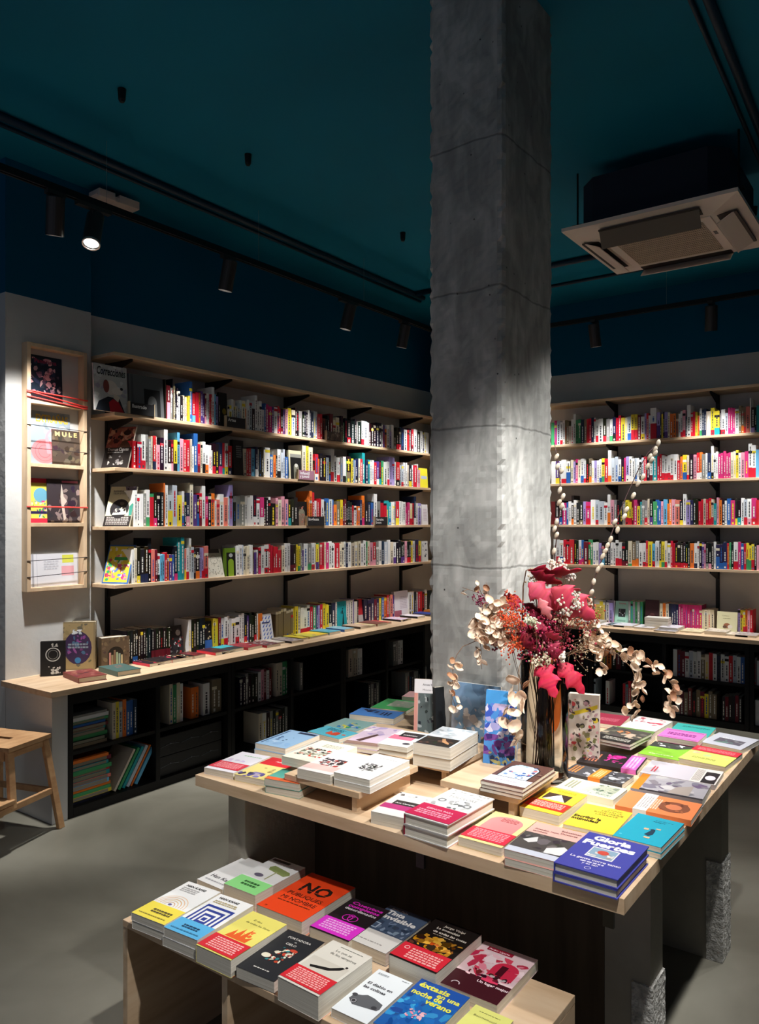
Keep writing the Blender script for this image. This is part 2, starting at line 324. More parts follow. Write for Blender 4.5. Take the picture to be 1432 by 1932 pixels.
# air conditioning cassette
def cassette():
    z = 3.24; x0, y0, s = -1.775, 4.20, .94; c = (x0+s/2, y0+s/2)
    e = empty('air_conditioner', (c[0], c[1], z), 0, 'beige ceiling cassette air conditioner with open flaps and a dark body', 'air conditioner')
    h = s/2; i = .30
    m = MB()
    for k in range(4):
        m.X = Matrix.Rotation(k*math.pi/2, 4, 'Z'); m.face([(-h, -h, .03), (h, -h, .03), (i, -i, 0), (-i, -i, 0)][::-1]); m.face([(-h, -h, .03), (h, -h, .03), (h, -h, .05), (-h, -h, .05)])
        m.face([(-h, -h, .05), (h, -h, .05), (0, 0, .05)])
    m.build('fascia', BEIGE, e, bevel=.004)
    m = MB(); m.box((-i, -i, -.006), (i, i, .01)); m.build('intake_frame', BEIGE, e, bevel=.004)
    m = MB(); g = .245; m.box((-g, -g, -.008), (g-.0, g, -.005)); m.build('filter_backing', GREYF, e)
    m = MB(); n = 46
    for k in range(n+1):
        t = -g+2*g*k/n; m.box((t-.002, -g, -.011), (t+.002, g, -.007))
    for k in range(17):
        t = -g+2*g*k/16; w = .0045 if k % 4 == 0 else .0016; m.box((-g, t-w, -.012), (g, t+w, -.008))
    m.build('intake_grille', M('grille_plastic', (214, 194, 172), .6), e)
    m = MB(); m.col = s2l((60, 56, 54)); m.box((.262, -.07, -.0075), (.28, -.02, -.006)); m.build('badge', PRINT, e)
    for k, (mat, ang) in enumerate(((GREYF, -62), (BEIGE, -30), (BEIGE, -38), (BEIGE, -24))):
        R = Matrix.Rotation((0, math.pi/2, math.pi, -math.pi/2)[k], 4, 'Z')
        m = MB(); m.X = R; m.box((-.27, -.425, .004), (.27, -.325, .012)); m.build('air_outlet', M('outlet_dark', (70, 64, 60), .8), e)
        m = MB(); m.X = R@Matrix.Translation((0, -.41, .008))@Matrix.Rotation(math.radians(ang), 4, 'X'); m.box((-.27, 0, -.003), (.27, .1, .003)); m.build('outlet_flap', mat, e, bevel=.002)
    m = MB(); w = .40; q = .09; ring = [(-w+q, -w), (w-q, -w), (w, -w+q), (w, w-q), (w-q, w), (-w+q, w), (-w, w-q), (-w, -w+q)]
    for k in range(8):
        a, b = ring[k], ring[(k+1) % 8]; m.face([(a[0], a[1], .045), (b[0], b[1], .045), (b[0], b[1], .33), (a[0], a[1], .33)])
    m.face([(a[0], a[1], .33) for a in ring]); m.build('casing', M('casing_blue', (2, 20, 44), .7), e)
    for (a, b) in ((-.44, -.3), (-.44, .3), (.44, -.3), (.44, .3)):
        m = MB(); m.cyl((a, b, .1), (a, b, CZ-z), .006, n=6); m.box((a-.03, b-.015, .1), (a+.03, b+.015, .115)); m.cyl((a, b, .085), (a, b, .1), .014, n=6); m.build('threaded_rod', BLACK, e)
cassette()

# ---------------------------------------------------------------- wall shelving
XS, YS = -4.07, 6.65                     # shelf front planes
LZ = [2.64, 2.272, 1.935, 1.572, 1.215]  # tops of the left boards
RZ = [2.69, 2.308, 1.952, 1.576, 1.218]
UPL = [2.966, 3.80, 4.63, 5.46, 6.29]
UPR = [-3.26, -2.395, -1.53, -.67]
rank = ['topmost', 'second from the top', 'middle', 'fourth from the top', 'lowest']
for i, z in enumerate(LZ):
    tag(boxo('wall_shelf', (XW, 2.83, z-.022), (XS, YW, z), WOODY, bevel=.002), 'long birch board on the left wall, %s of five' % rank[i], 'shelf', 'left wall boards')
for i, z in enumerate(RZ):
    tag(boxo('wall_shelf', (XS+.003, YS, z-.022), (.6, YW, z), WOODX, bevel=.002), 'long birch board on the back wall, %s of five' % rank[i], 'shelf', 'back wall boards')
UN = ['first from the pilaster', 'second from the pilaster', 'third from the pilaster', 'fourth from the pilaster', 'nearest the back corner']
def upright(M4, zs, label, grp):
    e = empty('shelf_upright', (0, 0, 0), 0, label, 'shelf upright', grp); e.matrix_world = M4
    m = MB(); m.box((-.014, -.02, .72), (.014, 0, zs[0]+.02)); m.build('wall_rail', BLACK, e)
    for z in zs:
        z -= .0225; m = MB()
        P = [(0, -.02, z-.075), (0, -.02, z), (0, -.265, z), (0, -.265, z-.014), (0, -.05, z-.07)]
        a = [(-.006, y, zz) for _, y, zz in P]; b = [(.006, y, zz) for _, y, zz in P]
        m.face(a); m.face(b[::-1])
        for k in range(5):
            q = (k+1) % 5; m.face([a[q], a[k], b[k], b[q]])
        m.build('bracket', BLACK, e)
for i, y in enumerate(UPL): upright(Matrix.Translation((XW, y, 0))@Matrix.Rotation(math.pi/2, 4, 'Z'), LZ, 'black slotted upright on the left wall, '+UN[i], 'left wall uprights')
for i, x in enumerate(UPR): upright(Matrix.Translation((x, YW, 0)), RZ, 'black slotted upright on the back wall, '+['hidden by the column', 'nearest the column', 'second from the column', 'third from the column'][i], 'back wall uprights')

# ---------------------------------------------------------------- counters and black bookcases
CT = .708
def slab(name, pts, z0, z1, mat, label, cat):
    m = MB(); n = len(pts); a = [(x, y, z0) for x, y in pts]; b = [(x, y, z1) for x, y in pts]
    m.face(a[::-1]); m.face(b)
    for k in range(n):
        q = (k+1) % n; m.face([a[k], a[q], b[q], b[k]])
    return tag(m.build(name, mat, bevel=.002), label, cat)
slab('wall_counter', [(-4.27, 2.235), (-3.765, 2.235), (-3.765, 6.93-.55), (-3.765, 6.92), (-4.35, 6.92), (-4.35, 2.80), (-4.27, 2.80)], CT-.03, CT, WOODY, 'long birch counter top along the left wall', 'counter top')
slab('wall_counter', [(-3.762, 6.37), (.6, 6.37), (.6, 6.92), (-3.762, 6.92)], CT-.033, CT-.003, WOODX, 'long birch counter top along the back wall', 'counter top')
boxo('wall_stub', (XP, 2.262, 0), (-3.80, 2.352, CT-.031), WHITE, kind='structure')
def bookcase(M4, w, label, grp):
    e = empty('black_bookcase', (0, 0, 0), 0, label, 'bookcase', grp); e.matrix_world = M4
    D = .34; zt = CT-.036
    for x in (0, w-.03): boxo('side_panel', (x, 0, 0), (x+.03, D, zt), BLACKW, e)
    boxo('divider', (w/2-.015, .0, .051), (w/2+.015, D, zt-.061), BLACKW, e)
    boxo('plinth', (.031, 0, 0), (w-.031, D, .05), BLACKW, e); boxo('top_panel', (.031, 0, zt-.06), (w-.031, D, zt), BLACKW, e)
    for a, b in ((.031, w/2-.016), (w/2+.016, w-.031)): boxo('shelf_board', (a, .004, .335), (b, D, .355), BLACKW, e)
    boxo('back_panel', (.031, D-.012, .051), (w-.031, D-.0005, zt-.061), BLACKW, e)
    return e
LW = 1.18
LBC = [2.355+i*LW for i in range(3)]
for i, y in enumerate(LBC): bookcase(Matrix.Translation((-3.80, y, 0))@Matrix.Rotation(math.pi/2, 4, 'Z'), LW-.003, 'low black bookcase under the left counter, '+['nearest the stool', 'in the middle', 'nearest the corner'][i], 'black bookcases under the left counter')
RBC = [-3.72, -2.455, -1.19]
for i, x in enumerate(RBC): bookcase(Matrix.Translation((x, 6.40, 0)), 1.26, 'low black bookcase under the back counter, '+['behind the bouquet', 'behind the right end of the big table', 'beyond the right-hand end'][i], 'black bookcases under the back counter')

# ---------------------------------------------------------------- magazine rack on the pilaster
def rack():
    y0, y1, z0, z1, x = 2.355, 2.735, 1.20, 2.63, XP
    e = empty('magazine_rack', (x, (y0+y1)/2, z0), 0, 'tall narrow birch magazine rack with elastic bands on the pilaster', 'magazine rack'); o = Vector((x, (y0+y1)/2, z0))
    def bx(n, a, b, mt=PINE): return boxo(n, Vector(a)-o, Vector(b)-o, mt, e, bevel=.0015)
    bx('side_rail', (x, y0, z0), (x+.06, y0+.022, z1)); bx('side_rail', (x, y1-.022, z0), (x+.06, y1, z1))
    for z in (z0, 1.573, 1.918, 2.282, z1-.022): bx('cross_shelf', (x, y0+.0222, z), (x+.06, y1-.0222, z+.022))
    for k, (za, zb, mt) in enumerate(((2.352, 2.338, BAND_R), (2.345, 2.30, BAND_R), (2.318, 2.288, BAND_R), (2.158, 2.15, BAND_K), (2.025, 2.02, BAND_K), (1.688, 1.688, BAND_R), (1.378, 1.386, BAND_K), (1.285, 1.300, BAND_K))):
        w = .007 if mt is BAND_R else .003
        m = MB(); m.tube([(x+.0605, y0-.003, za), (x+.0635, y0+.02, za), (x+.0635, (y0+y1)/2, (za+zb)/2), (x+.0635, y1-.02, zb), (x+.0605, y1+.003, zb)], w/2*1.3, n=6)
        m.v = [v-o for v in m.v]; m.build('elastic_band', mt, e)
rack()

# ---------------------------------------------------------------- step stool
def stool():
    P = Vector((-3.745, 2.225, 0)); a = Vector((.297, -.955, 0)); b = Vector((-.955, -.297, 0))
    e = empty('step_stool', P, 0, 'small birch step stool with a lower step beside the white counter end', 'stool')
    R = Matrix(((a.x, -b.x, 0, 0), (a.y, -b.y, 0, 0), (0, 0, 1, 0), (0, 0, 0, 1)))   # local x = forward, local -y = left
    def mk(name, fn, mat=STOOLW, bev=.003):
        m = MB(); m.X = R; fn(m); return m.build(name, mat, e, bevel=bev)
    def beam(m, p, q, w, h):
        p, q = Vector(p), Vector(q); k = len(m.v)
        for c in (p, q):
            for dx, dy in ((-w, -h), (w, -h), (w, h), (-w, h)): m.v.append(m.X@(c+Vector((dx, dy, 0))))
        for f in ((3, 2, 1, 0), (4, 5, 6, 7), (0, 1, 5, 4), (1, 2, 6, 5), (2, 3, 7, 6), (3, 0, 4, 7)): m.f.append(tuple(k+i for i in f)); m.c.append((1, 1, 1)); m.mi.append(0)
    W2 = .35
    def seat(m):
        A = (0, -W2, .478); x0, x1, y0, y1, z0, z1 = 0, .285, -W2, 0, .478, .5
        hx0, hx1, hy0, hy1 = .125, .155, -.225, -.125
        for (p, q) in (((x0, y0), (hx0, y1)), ((hx1, y0), (x1, y1)), ((hx0, y0), (hx1, hy0)), ((hx0, hy1), (hx1, y1))):
            m.box((p[0], p[1], z0), (q[0], q[1], z1))
    mk('seat', seat, bev=0)
    mk('lower_step', lambda m: m.box((.265, -W2-.025, .228), (.47, .025, .25)))
    for y, s in ((-.025, 1), (-W2+.025, -1)):
        mk('leg', lambda m: beam(m, (-.035, y+s*.055, 0), (.022, y, .478), .02, .011))
        mk('leg', lambda m: beam(m, (.265, y+s*.03, .2), (.255, y, .478), .02, .011))
        mk('leg', lambda m: beam(m, (.475, y+s*.055, 0), (.43, y+s*.03, .228), .02, .011))
        mk('side_rail', lambda m: m.box((-.005, y+s*.03-.009, .19), (.44, y+s*.03+.009, .222)))
        mk('side_rail', lambda m: m.box((.03, y-.009, .44), (.245, y+.009, .477)))
    mk('cross_rail', lambda m: m.box((.26, -W2+.035, .43), (.278, -.035, .477)))
    mk('cross_rail', lambda m: m.box((.0, -W2+.01, .19), (.018, -.01, .222)))
stool()

# ---------------------------------------------------------------- large display table, risers, low bench
TZ = .75
e = empty('display_table', (-1.3, 2.5, 0), 0, 'large square birch table on rough concrete slabs in front of the column', 'table')
def tb(n, a, b, mt, bev=0): return boxo(n, Vector(a)-Vector((-1.3, 2.5, 0)), Vector(b)-Vector((-1.3, 2.5, 0)), mt, e, bevel=bev)
m = MB(); o_ = Vector((-1.3, 2.5, 0)); z0_, z1_ = TZ-.036, TZ     # the top is cut out around the column
for (a, b) in (((-2.03, 1.725), (-.58, 2.515)), ((-2.03, 2.515), (-1.622, 2.98)), ((-1.284, 2.515), (-.58, 2.98)), ((-2.03, 2.98), (-.58, 3.285))):
    m.box(Vector((*a, z0_))-o_, Vector((*b, z1_))-o_)
m.build('tabletop', WOODX, e)
tb('dark_front_panel', (-1.868, 2.15, 0), (-.78, 2.262, TZ-.0365), DARKP)
tb('slab_leg', (-1.95, 1.80, 0), (-1.87, 3.1, TZ-.0365), SLABC)
tb('slab_leg', (-.779, 2.152, 0), (-.65, 2.264, TZ-.0365), SLABC)
tb('slab_leg', (-1.868, 2.99, 0), (-.65, 3.104, TZ-.0365), SLABC)
def rough(n, a, b):
    a = Vector(a)-Vector((-1.3, 2.5, 0)); b = Vector(b)-Vector((-1.3, 2.5, 0)); R = random.Random(5); m = MB(); m.box(a, b)
    o = m.build(n, ROUGH, e); sd = o.modifiers.new('s', 'SUBSURF'); sd.subdivision_type = 'SIMPLE'; sd.levels = sd.render_levels = 5
    tx = bpy.data.textures.new('rough_noise', 'CLOUDS'); tx.noise_scale = .02; dp = o.modifiers.new('d', 'DISPLACE'); dp.texture = tx; dp.strength = .006; dp.mid_level = .4
rough('lit_rough_edge', (-.70, 2.146, .001), (-.644, 2.268, .32)); rough('lit_rough_edge', (-.70, 2.984, .001), (-.644, 3.11, .36)); rough('lit_rough_edge', (-1.956, 1.794, .001), (-1.935, 1.84, .34))  # rough slab ends; paler tone and low height stand for light there
for (x) in (-1.171, -.64): tb('support_bracket', (x-.013, 1.79, TZ-.11), (x+.013, 1.80, TZ-.0365), BLACK); tb('support_bracket', (x-.013, 1.80, TZ-.045), (x+.013, 2.149, TZ-.0365), BLACK)
RZT = .815
def riser(x0, x1, y0, y1, label):
    e = empty('display_riser', ((x0+x1)/2, (y0+y1)/2, TZ), 0, label, 'riser', 'birch risers on the large table'); o = Vector(((x0+x1)/2, (y0+y1)/2, TZ))
    boxo('riser_top', Vector((x0, y0, RZT-.018))-o, Vector((x1, y1, RZT))-o, WOODX, e, bevel=.001)
    w = .018
    for x in (x0+.02, x1-.02-w): boxo('riser_side', Vector((x, y0+.015, TZ))-o, Vector((x+w, y1-.015, RZT-.0182))-o, WOODY, e)
riser(-1.235, -.975, 2.0, 2.285, 'birch riser under the brown arch book stack, in front of the vase')
riser(-1.66, -1.365, 1.765, 2.075, 'birch riser carrying the white drawing books')
riser(-1.72, -1.272, 2.115, 2.42, 'birch riser under the thick white pair with a dark photograph')
BZ = .45
e = empty('low_bench', (-1.3, 1.57, 0), 0, 'low open birch bench crowded with books in front of the table', 'bench')
def bb(n, a, b, mt, bev=0): return boxo(n, Vector(a)-Vector((-1.3, 1.57, 0)), Vector(b)-Vector((-1.3, 1.57, 0)), mt, e, bevel=bev)
bb('bench_top', (-1.917, 1.36, BZ-.02), (-.722, 1.792, BZ), WOODX, .0015)
for x in (-1.917, -1.5, -1.12, -.742): bb('bench_panel', (x, 1.362, 0), (x+.02, 1.79, BZ-.0205), WOODY)


# ================================================================ BOOKS
PAL = dict(k='1c1a1c', w='eeeeec', c='e6dcc2', y='efd838', o='ee7c2c', r='cf1f33', m='d23479', p='e8a0b4', u='5a3a86', b='2b62ad', l='63b4dc', t='1d9aa2',
           g='3f9a62', n='232b4c', d='701c2a', a='8b8b88', e='85765c', v='aa9ad6', s='ea7f72', h='c2ccd6', i='d6c8b4')
NAME = dict(k='black', w='white', c='cream', y='yellow', o='orange', r='red', m='magenta', p='pink', u='purple', b='blue', l='sky blue', t='teal', g='green', n='navy',
            d='maroon', a='grey', e='olive brown', v='lavender', s='salmon', h='pale blue', i='beige')
def C(k):
    if isinstance(k, tuple): return k
    return s2l(hx(PAL[k] if len(k) == 1 else k))
PG = s2l((226, 219, 204))
def vary(c, R, a=.16):
    f = 1+R.uniform(-a, a); return tuple(min(1, max(0, x*f+R.uniform(-.01, .01))) for x in c)
# one spine-out book: local x = thickness, local y = into the shelf, z = up, spine at y = 0
def spine_geo(m, w, d, h, c, foot, ff, R, deco=True):
    cc = vary(C(c), R, .1); X0 = m.X
    tc = vary(PG, R, .08)
    m.box((0, 0, 0), (w, d, h), cc, top=cc)
    m.box((.0012, .0015, h), (w-.0012, d-.001, h+.0002), tc, skip='b')
    y = -.0004
    if foot:
        m.box((0-.0002, y, .0005), (w+.0002, .06, h*ff), C(foot), skip='kb')
    if deco:
        dark = sum(cc) > 1.0; ink = (.06, .06, .07) if dark else (.8, .78, .72)
        if R.random() < .25: ink = C(R.choice('rykbw'))
        z = h*(ff+.06 if foot else R.uniform(.14, .25)); zt = h*R.uniform(.6, .93); a, b = w*.36, w*.64
        if w > .008:
            k = 0
            while z < zt:
                L = R.uniform(.006, .024); m.face([(a, y-.0002, z), (b, y-.0002, z), (b, y-.0002, min(z+L, zt)), (a, y-.0002, min(z+L, zt))], ink); z += L+R.uniform(.002, .006); k += 1
            if R.random() < .5: q = h*.04; m.face([(w*.3, y-.0003, q), (w*.7, y-.0003, q), (w*.7, y-.0003, q+w*.5), (w*.3, y-.0003, q+w*.5)], ink)
        if R.random() < .22:
            z0 = h*R.uniform(.65, .85); m.face([(0, y-.00005, z0), (w, y-.00005, z0), (w, y-.00005, z0+.02), (0, y-.00005, z0+.02)], C(R.choice('wkryc')))
BOOKS = []      # every spine-out book before it is known which are large enough in view to be things of their own
def row(wall, plane, z, spec, ox, oy, s, start, hgt=(.195, .225), shelf='', hmax=.3, dpt=.15, seed=1):
    R = random.Random(seed*101+int(z*100)+int(ox)); prev = start
    for tk in spec.split():
        k = 0
        while tk[k].isdigit(): k += 1
        end = float(tk[:k]); r = tk[k:]; c = r[0]; foot = None; ff = .25; hh = R.uniform(*hgt)
        for ch in r[1:]:
            if ch.isdigit(): ff = int(ch)/10
            elif ch == '+': hh = min(hgt[1]*R.uniform(1.14, 1.25), hmax)
            elif ch == '-': hh = hgt[0]*R.uniform(.82, .92)
            else: foot = ch
        ua, ub = ox+prev*s, ox+end*s; prev = end
        if wall == 'L': a, b = onx(ua, 900, plane).y, onx(ub, 900, plane).y
        else: a, b = ony(ua, 900, plane).x, ony(ub, 900, plane).x
        w = b-a
        if w < .004: continue
        n = max(1, int(round(w/.04))) if w > .05 else 1
        for q in range(n):
            BOOKS.append(dict(wall=wall, pl=plane+R.uniform(-.004, .004), p=a+q*w/n, w=w/n-.0006, h=min(hmax, hh), d=dpt, z=z, c=c, foot=foot, ff=ff, shelf=shelf, seed=R.random(), u=(ua+ub)/2))
SL = ['top left-wall shelf', 'second left-wall shelf', 'third left-wall shelf', 'bottom left-wall shelf']
SR = ['top back-wall shelf', 'second back-wall shelf', 'third back-wall shelf', 'bottom back-wall shelf']
PX = -4.09; k_ = .13966
row('L', PX, LZ[1], '105k+ 120d 168dp5 200a 215k+ 245e 262k- 285kw4 318w 355k- 385c- 410c- 435y- 460y- 505b+ 550rl 595r 625o 660u 690u 710dp 732w 755w 775r 795r 835w+ 850l 895v 915k', 300, 680, .1257, 90, shelf=SL[0], seed=1)
row('L', PX, LZ[1], '1060c- 1090y- 1120w 1150i 1180c- 1210h 1240w 1290c 1310o- 1370w 1432h', 300, 680, .1257, 1030, (.18, .21), shelf=SL[0], seed=2)
row('L', PX, LZ[1], '215w 250h 290k- 320w+ 350w 380w 420w- 440b 480m 520m 550u 595w 620r 645r 680kd 700u 735p 785y 835c 860k 885k 930a 960k- 985k 1010k 1030w 1055n 1085n 1115h 1140w 1170r 1200r 1245d- 1275k- 1300k 1345d 1385c- 1432c-', 440, 740, k_, 185, shelf=SL[0], seed=3)
row('L', PX, LZ[1], '95c- 140c 170k- 200k 215g- 250k 300kr 350k 375k 395a 440k 475wr 520hw 545w 578k 611k 644k 677k 710k 730w 760u 785o- 820w 850v- 880w 920k- 975kr 985l 1020n 1060w 1085r 1120k 1150rd 1195w 1240k 1270w 1290n 1350w', 620, 770, k_, 60, shelf=SL[0], seed=4)
row('L', PX, LZ[2], '60r- 120r- 180wr 215a 255a 275c 315rn 330w 375p- 425k 475w+ 525kw 555dp 605yk 640l+ 690p 735r 775r 800i 830w- 885b+ 920rd 945c 985wk3 1030wo3 1060w 1085w- 1120kr 1165k 1215nm 1250rt2 1290wy 1345rn', 250, 790, k_, 5, shelf=SL[1], seed=5)
row('L', PX, LZ[2], '180i 212r 245r 300l 330nw 345w 378k 410k 430w 495w 530b- 545a 575o- 600k- 645wk 675h 700h 740b-', 440, 740, k_, 140, shelf=SL[1], seed=6)
row('L', PX, LZ[2], '985c+ 1015y+ 1070c+ 1100k- 1145rw 1165o- 1210k 1255k 1290h 1320nb 1365wr3+ 1400w 1432wr3', 440, 740, k_, 935, shelf=SL[1], seed=7)
row('L', PX, LZ[2], '70wr4 100w 155wr3 190a 230wk 245g 300ke4 330y 350b 360w 400nk 425c 455r 495t+ 530n 555t 582w 610w 645r 680uw 710kt 745g 790w 825wr 858v+ 890v+ 910w 955rk 985h 1010hr2 1060w 1085i 1120ky 1145w 1190r 1205w 1240p-', 620, 770, k_, 35, shelf=SL[1], seed=8)
row('L', PX, LZ[3], '135w 170w 220w 260a 310wg 360gr9 405km 447k 490k 510o+ 545w+ 610hy5 675h+ 740y 775wb3 800k 850np3 895c+ 945u 975kb4 1010rd 1055w+ 1090mr 1135k 1185o 1205w- 1250s- 1305w 1355s 1375w 1425v+', 240, 890, k_, 100, (.2, .235), shelf=SL[2], seed=9)
row('L', PX, LZ[3], '105k- 165a 225a 260w 300w 340w 385kw3 430w 485mw3 520k 550k 580wk9 645k- 680p 725c 770p 815p 860kt3 900k 945k', 430, 920, k_, 70, shelf=SL[2], seed=10)
row('L', PX, LZ[3], '1100o 1135o+ 1165r+ 1200wr 1230r 1260rk 1300w 1325k 1365b 1410h', 430, 920, k_, 1075, shelf=SL[2], seed=11)
row('L', PX, LZ[3], '70b 110o- 155e 190yo 215d 240d 265k 290k 320k 340r- 370w- 395o- 420o- 450n 490om+ 535k 567n 600b 610k 650w+ 700a 740kr9 780kr9 815t 845tb 870w 890w 910a 955ry3 980w 1000w 1040w 1060m- 1095m 1130cr3 1155r 1180nw+ 1210w 1250v', 620, 920, k_, 50, shelf=SL[2], seed=12)
row('L', PX, LZ[4], '370w 395c 430ky2 480kn 515kn 550k+ 585s 610d 640wk- 665l- 690l- 715r- 740o- 770u- 795b- 830km2 865t+ 900t+ 925sy3 950wr 975w+ 1005h 1030k 1070ko 1090v 1115vr 1160sr3', 190, 1000, .17458, 345, (.205, .235), shelf=SL[3], seed=13)
row('L', PX, LZ[4], '155w 190w 210h 250c 290c 315w 340w 355e- 385u- 415w- 445rm 490w 550wr2 580r 610r 640r 680r 725r- 765c 840w 920kd 948y 975yg2 1000a 1025u- 1080w 1130ag 1175wr2 1190c 1225yu3 1240g 1270r 1300r 1320c 1360m 1432w', 430, 920, k_, 118, shelf=SL[3], seed=14)
row('L', PX, LZ[4], '45w 85w 145r 178c 210c 235w 265n 305w 355i 392c 430c 467w 505w 525g 555c 600p 640rp 675a 715w 750n 800h 830w 870c 910wu3 945k 980k 1030ku3 1060p 1110kr 1135y 1165w 1210n 1250yr3', 620, 920, k_, 0, shelf=SL[3], seed=15)
PY = 6.67
row('R', PY, RZ[1], '45g 75m 120h 155wr2 185w 210e 235e 270i- 300w 330w+ 365g 400g 445n 480e 510r 540r 575n 600w 640wr3 700w 745kr 790a 830wg 875nk3 910r 945r 1000y 1030c 1080hb3 1122yr4 1165yr4 1210d 1260wy 1285v 1315r 1340w 1420wr5+', 1040, 740, k_, 0, shelf=SR[0], seed=21)
row('R', PY, RZ[1], '95vu5 115k- 135y 155k 200vu 230c 270o 310o 345e 375w 400wr2 440pr 460n- 510w+ 540r 570r 600y 630o- 660wg2 690n 720n 780i 830yr2 900yt3 920k 975wr2 1015h- 1045m 1078m 1110m 1160w 1195e 1230eo3 1255er 1310s 1325w+ 1375kv2 1400kn 1432t', 1232, 740, k_, 50, shelf=SR[0], seed=22)
row('R', PY, RZ[2], '60w 110uy 140w 205wr2 260wb5 300c 330v 360m 400c 440wb3 470wr2 510k 545eo 580w 615v 650w 680wb2 720yg 770r 815wo2+ 860h 905h 945wb 985k 1010m 1050vw 1090w 1130w 1160hb 1190w 1220k 1250h 1290r 1330k 1370wd 1432t', 1040, 740, k_, 0, shelf=SR[1], seed=23)
row('R', PY, RZ[2], '60w 90r 120r 155wr3 195wr3 235wr3 275wr2 330w 370r- 400o 460yb3 490cr2 550k 590p 630rw 660ow 710a 735w 785nb 820wk2+ 850w 880w 915m 950m 985m 1020m 1050m 1085c 1120c 1155y 1190w 1240p 1290m 1340wr3+ 1390wr3+ 1432l', 1232, 740, k_, 40, shelf=SR[1], seed=24)
row('R', PY, RZ[3], '55d 110kp3 150kb3 205m 235b 275w 305ko2+ 340w 380k 430ke2 470v 535mr 600w 640hr2 715h 760w 800wo4+ 850p 885a 925k 965k 1005a 1045yr3 1090yr3 1115d 1160m 1200y- 1225t 1260a 1300ar3 1330i 1375ku3 1432g', 1040, 920, k_, 0, shelf=SR[2], seed=25)
row('R', PY, RZ[3], '70b 110b 140p 190l 215o- 250o 300p 360s 405ky2 450w+ 505v 545n 580k 615k 648r 680r 715i 750r 790r 820cr3 860t- 890p 930o 970k 1000w 1050b 1110m 1140ky 1190kt3 1230w 1275hr3 1330wp 1395mr 1432r', 1232, 920, k_, 35, shelf=SR[2], seed=26)
row('R', PY, RZ[4], '70w 115wr3 165wb3 200r 245r 310r 340k 370k 410wm2 440bm 500d 530go2 560g 600w 640w 680v 720kl5 760k 800k 835w 870w 910wr3 955wr3 1000kd2 1040kd2 1090cg1 1140eo 1185ao3 1235w 1280wr2 1310r 1365y 1405lr 1432w', 1040, 920, k_, 30, shelf=SR[3], seed=27)
row('R', PY, RZ[4], '85w 115ky 160yg2 190cr2 240w 270r 300r 335kr2 370kr2 405kr2 440kr2 470kr2 500k 555o 600wn2 625w 660k 690u 715p 750ka2 790kp2 820k 850w 900nb5 945nb 1000nb 1030r 1055g 1090k 1150wr3 1190m 1225b 1260r 1295yg4 1330yg4 1370yr4 1400k 1432p', 1232, 920, k_, 40, shelf=SR[3], seed=28)
_R = random.Random(77)
for i in (1, 2, 3, 4):      # the row goes on past the right edge
    row('R', PY, RZ[i], ' '.join('%d%s' % (1432+38*(j+1), _R.choice('wwrkcmnyphbo')) for j in range(26)), 1232, 740, k_, 1432, shelf='past', seed=30+i)
CPX, CPY = -4.13, 6.72
CL, CR = 'back row of the left counter', 'back row of the far counter'
row('L', CPX, CT, ' '.join('%d%s' % (380+int(27.5*(j+1)), 'kr9' if 0 else 'kb2' if j in (3, 4) else 'k') for j in range(10)), 170, 1140, .17458, 380, (.205, .212), shelf=CL, seed=41, hmax=.21)
row('L', CPX, CT, ' '.join('%dkd3' % (665+25*(j+1)) for j in range(8)), 170, 1140, .17458, 665, (.195, .2), shelf=CL, seed=42)
row('L', CPX, CT, '1090w 1120k 1150k 1180k 1210k 1240k', 170, 1140, .17458, 1060, (.225, .23), shelf=CL, seed=43)
row('L', CPX, CT, '105y 135y 165d 205wy3 245wr3 270w 290w 335w 380wr3 410w 440w 470kr 500u 530k 560k 585kr 600w 650o', 390, 1100, .16061, 75, shelf=CL, seed=44)
row('L', CPX, CT, '845ce9 875ce9 905ce9 935ce9 965ce9 990ce9 1015ce9 1030y 1070y 1105w 1140wr2 1180wr2 1215wr2 1250r 1290g 1320u 1355r 1395y 1432yr2', 390, 1100, .16061, 815, shelf=CL, seed=45)
row('L', CPX, CT, '20v 55r 95y 130y 165kc 215n 235w', 600, 1090, .15363, 0, shelf=CL, seed=46)
row('L', CPX, CT, '380w 400w 430w 445v 480w 495k', 600, 1090, .15363, 355, shelf=CL, seed=47)
row('L', CPX, CT, '610n 650n 690n 720d 750n 780y 810b 845o 870r 885e 915s 940u', 600, 1090, .15363, 560, shelf=CL, seed=48)
row('L', CPX, CT, '1180w 1205k 1230w 1280r 1310k 1340w 1400k', 600, 1090, .15363, 1110, shelf=CL, seed=49)
s_ = .2807
row('R', CPY, CT-.003, '345w 362c 385y 405a 425w 450v', 1030, 900, s_, 325, (.18, .2), shelf=CR, seed=51)
row('R', CPY, CT-.003, '570a 585g 600a 615g 632a 650g', 1030, 900, s_, 555, (.2, .205), shelf=CR, seed=52)
row('R', CPY, CT-.003, '785c 805o 825c 845n 860n 875n 892n 907m 922m 938m 953m 968m 983m 998m 1013m 1030m 1048m', 1030, 900, s_, 765, (.2, .205), shelf=CR, seed=53)
row('R', CPY, CT-.003, '1065c 1088c 1108c 1130c', 1030, 900, s_, 1048, (.17, .175), shelf=CR, seed=54)
row('R', CPY, CT-.003, '1308v 1325y 1340yr3 1355or3 1372p 1388r', 1030, 900, s_, 1290, (.185, .195), shelf=CR, seed=55)
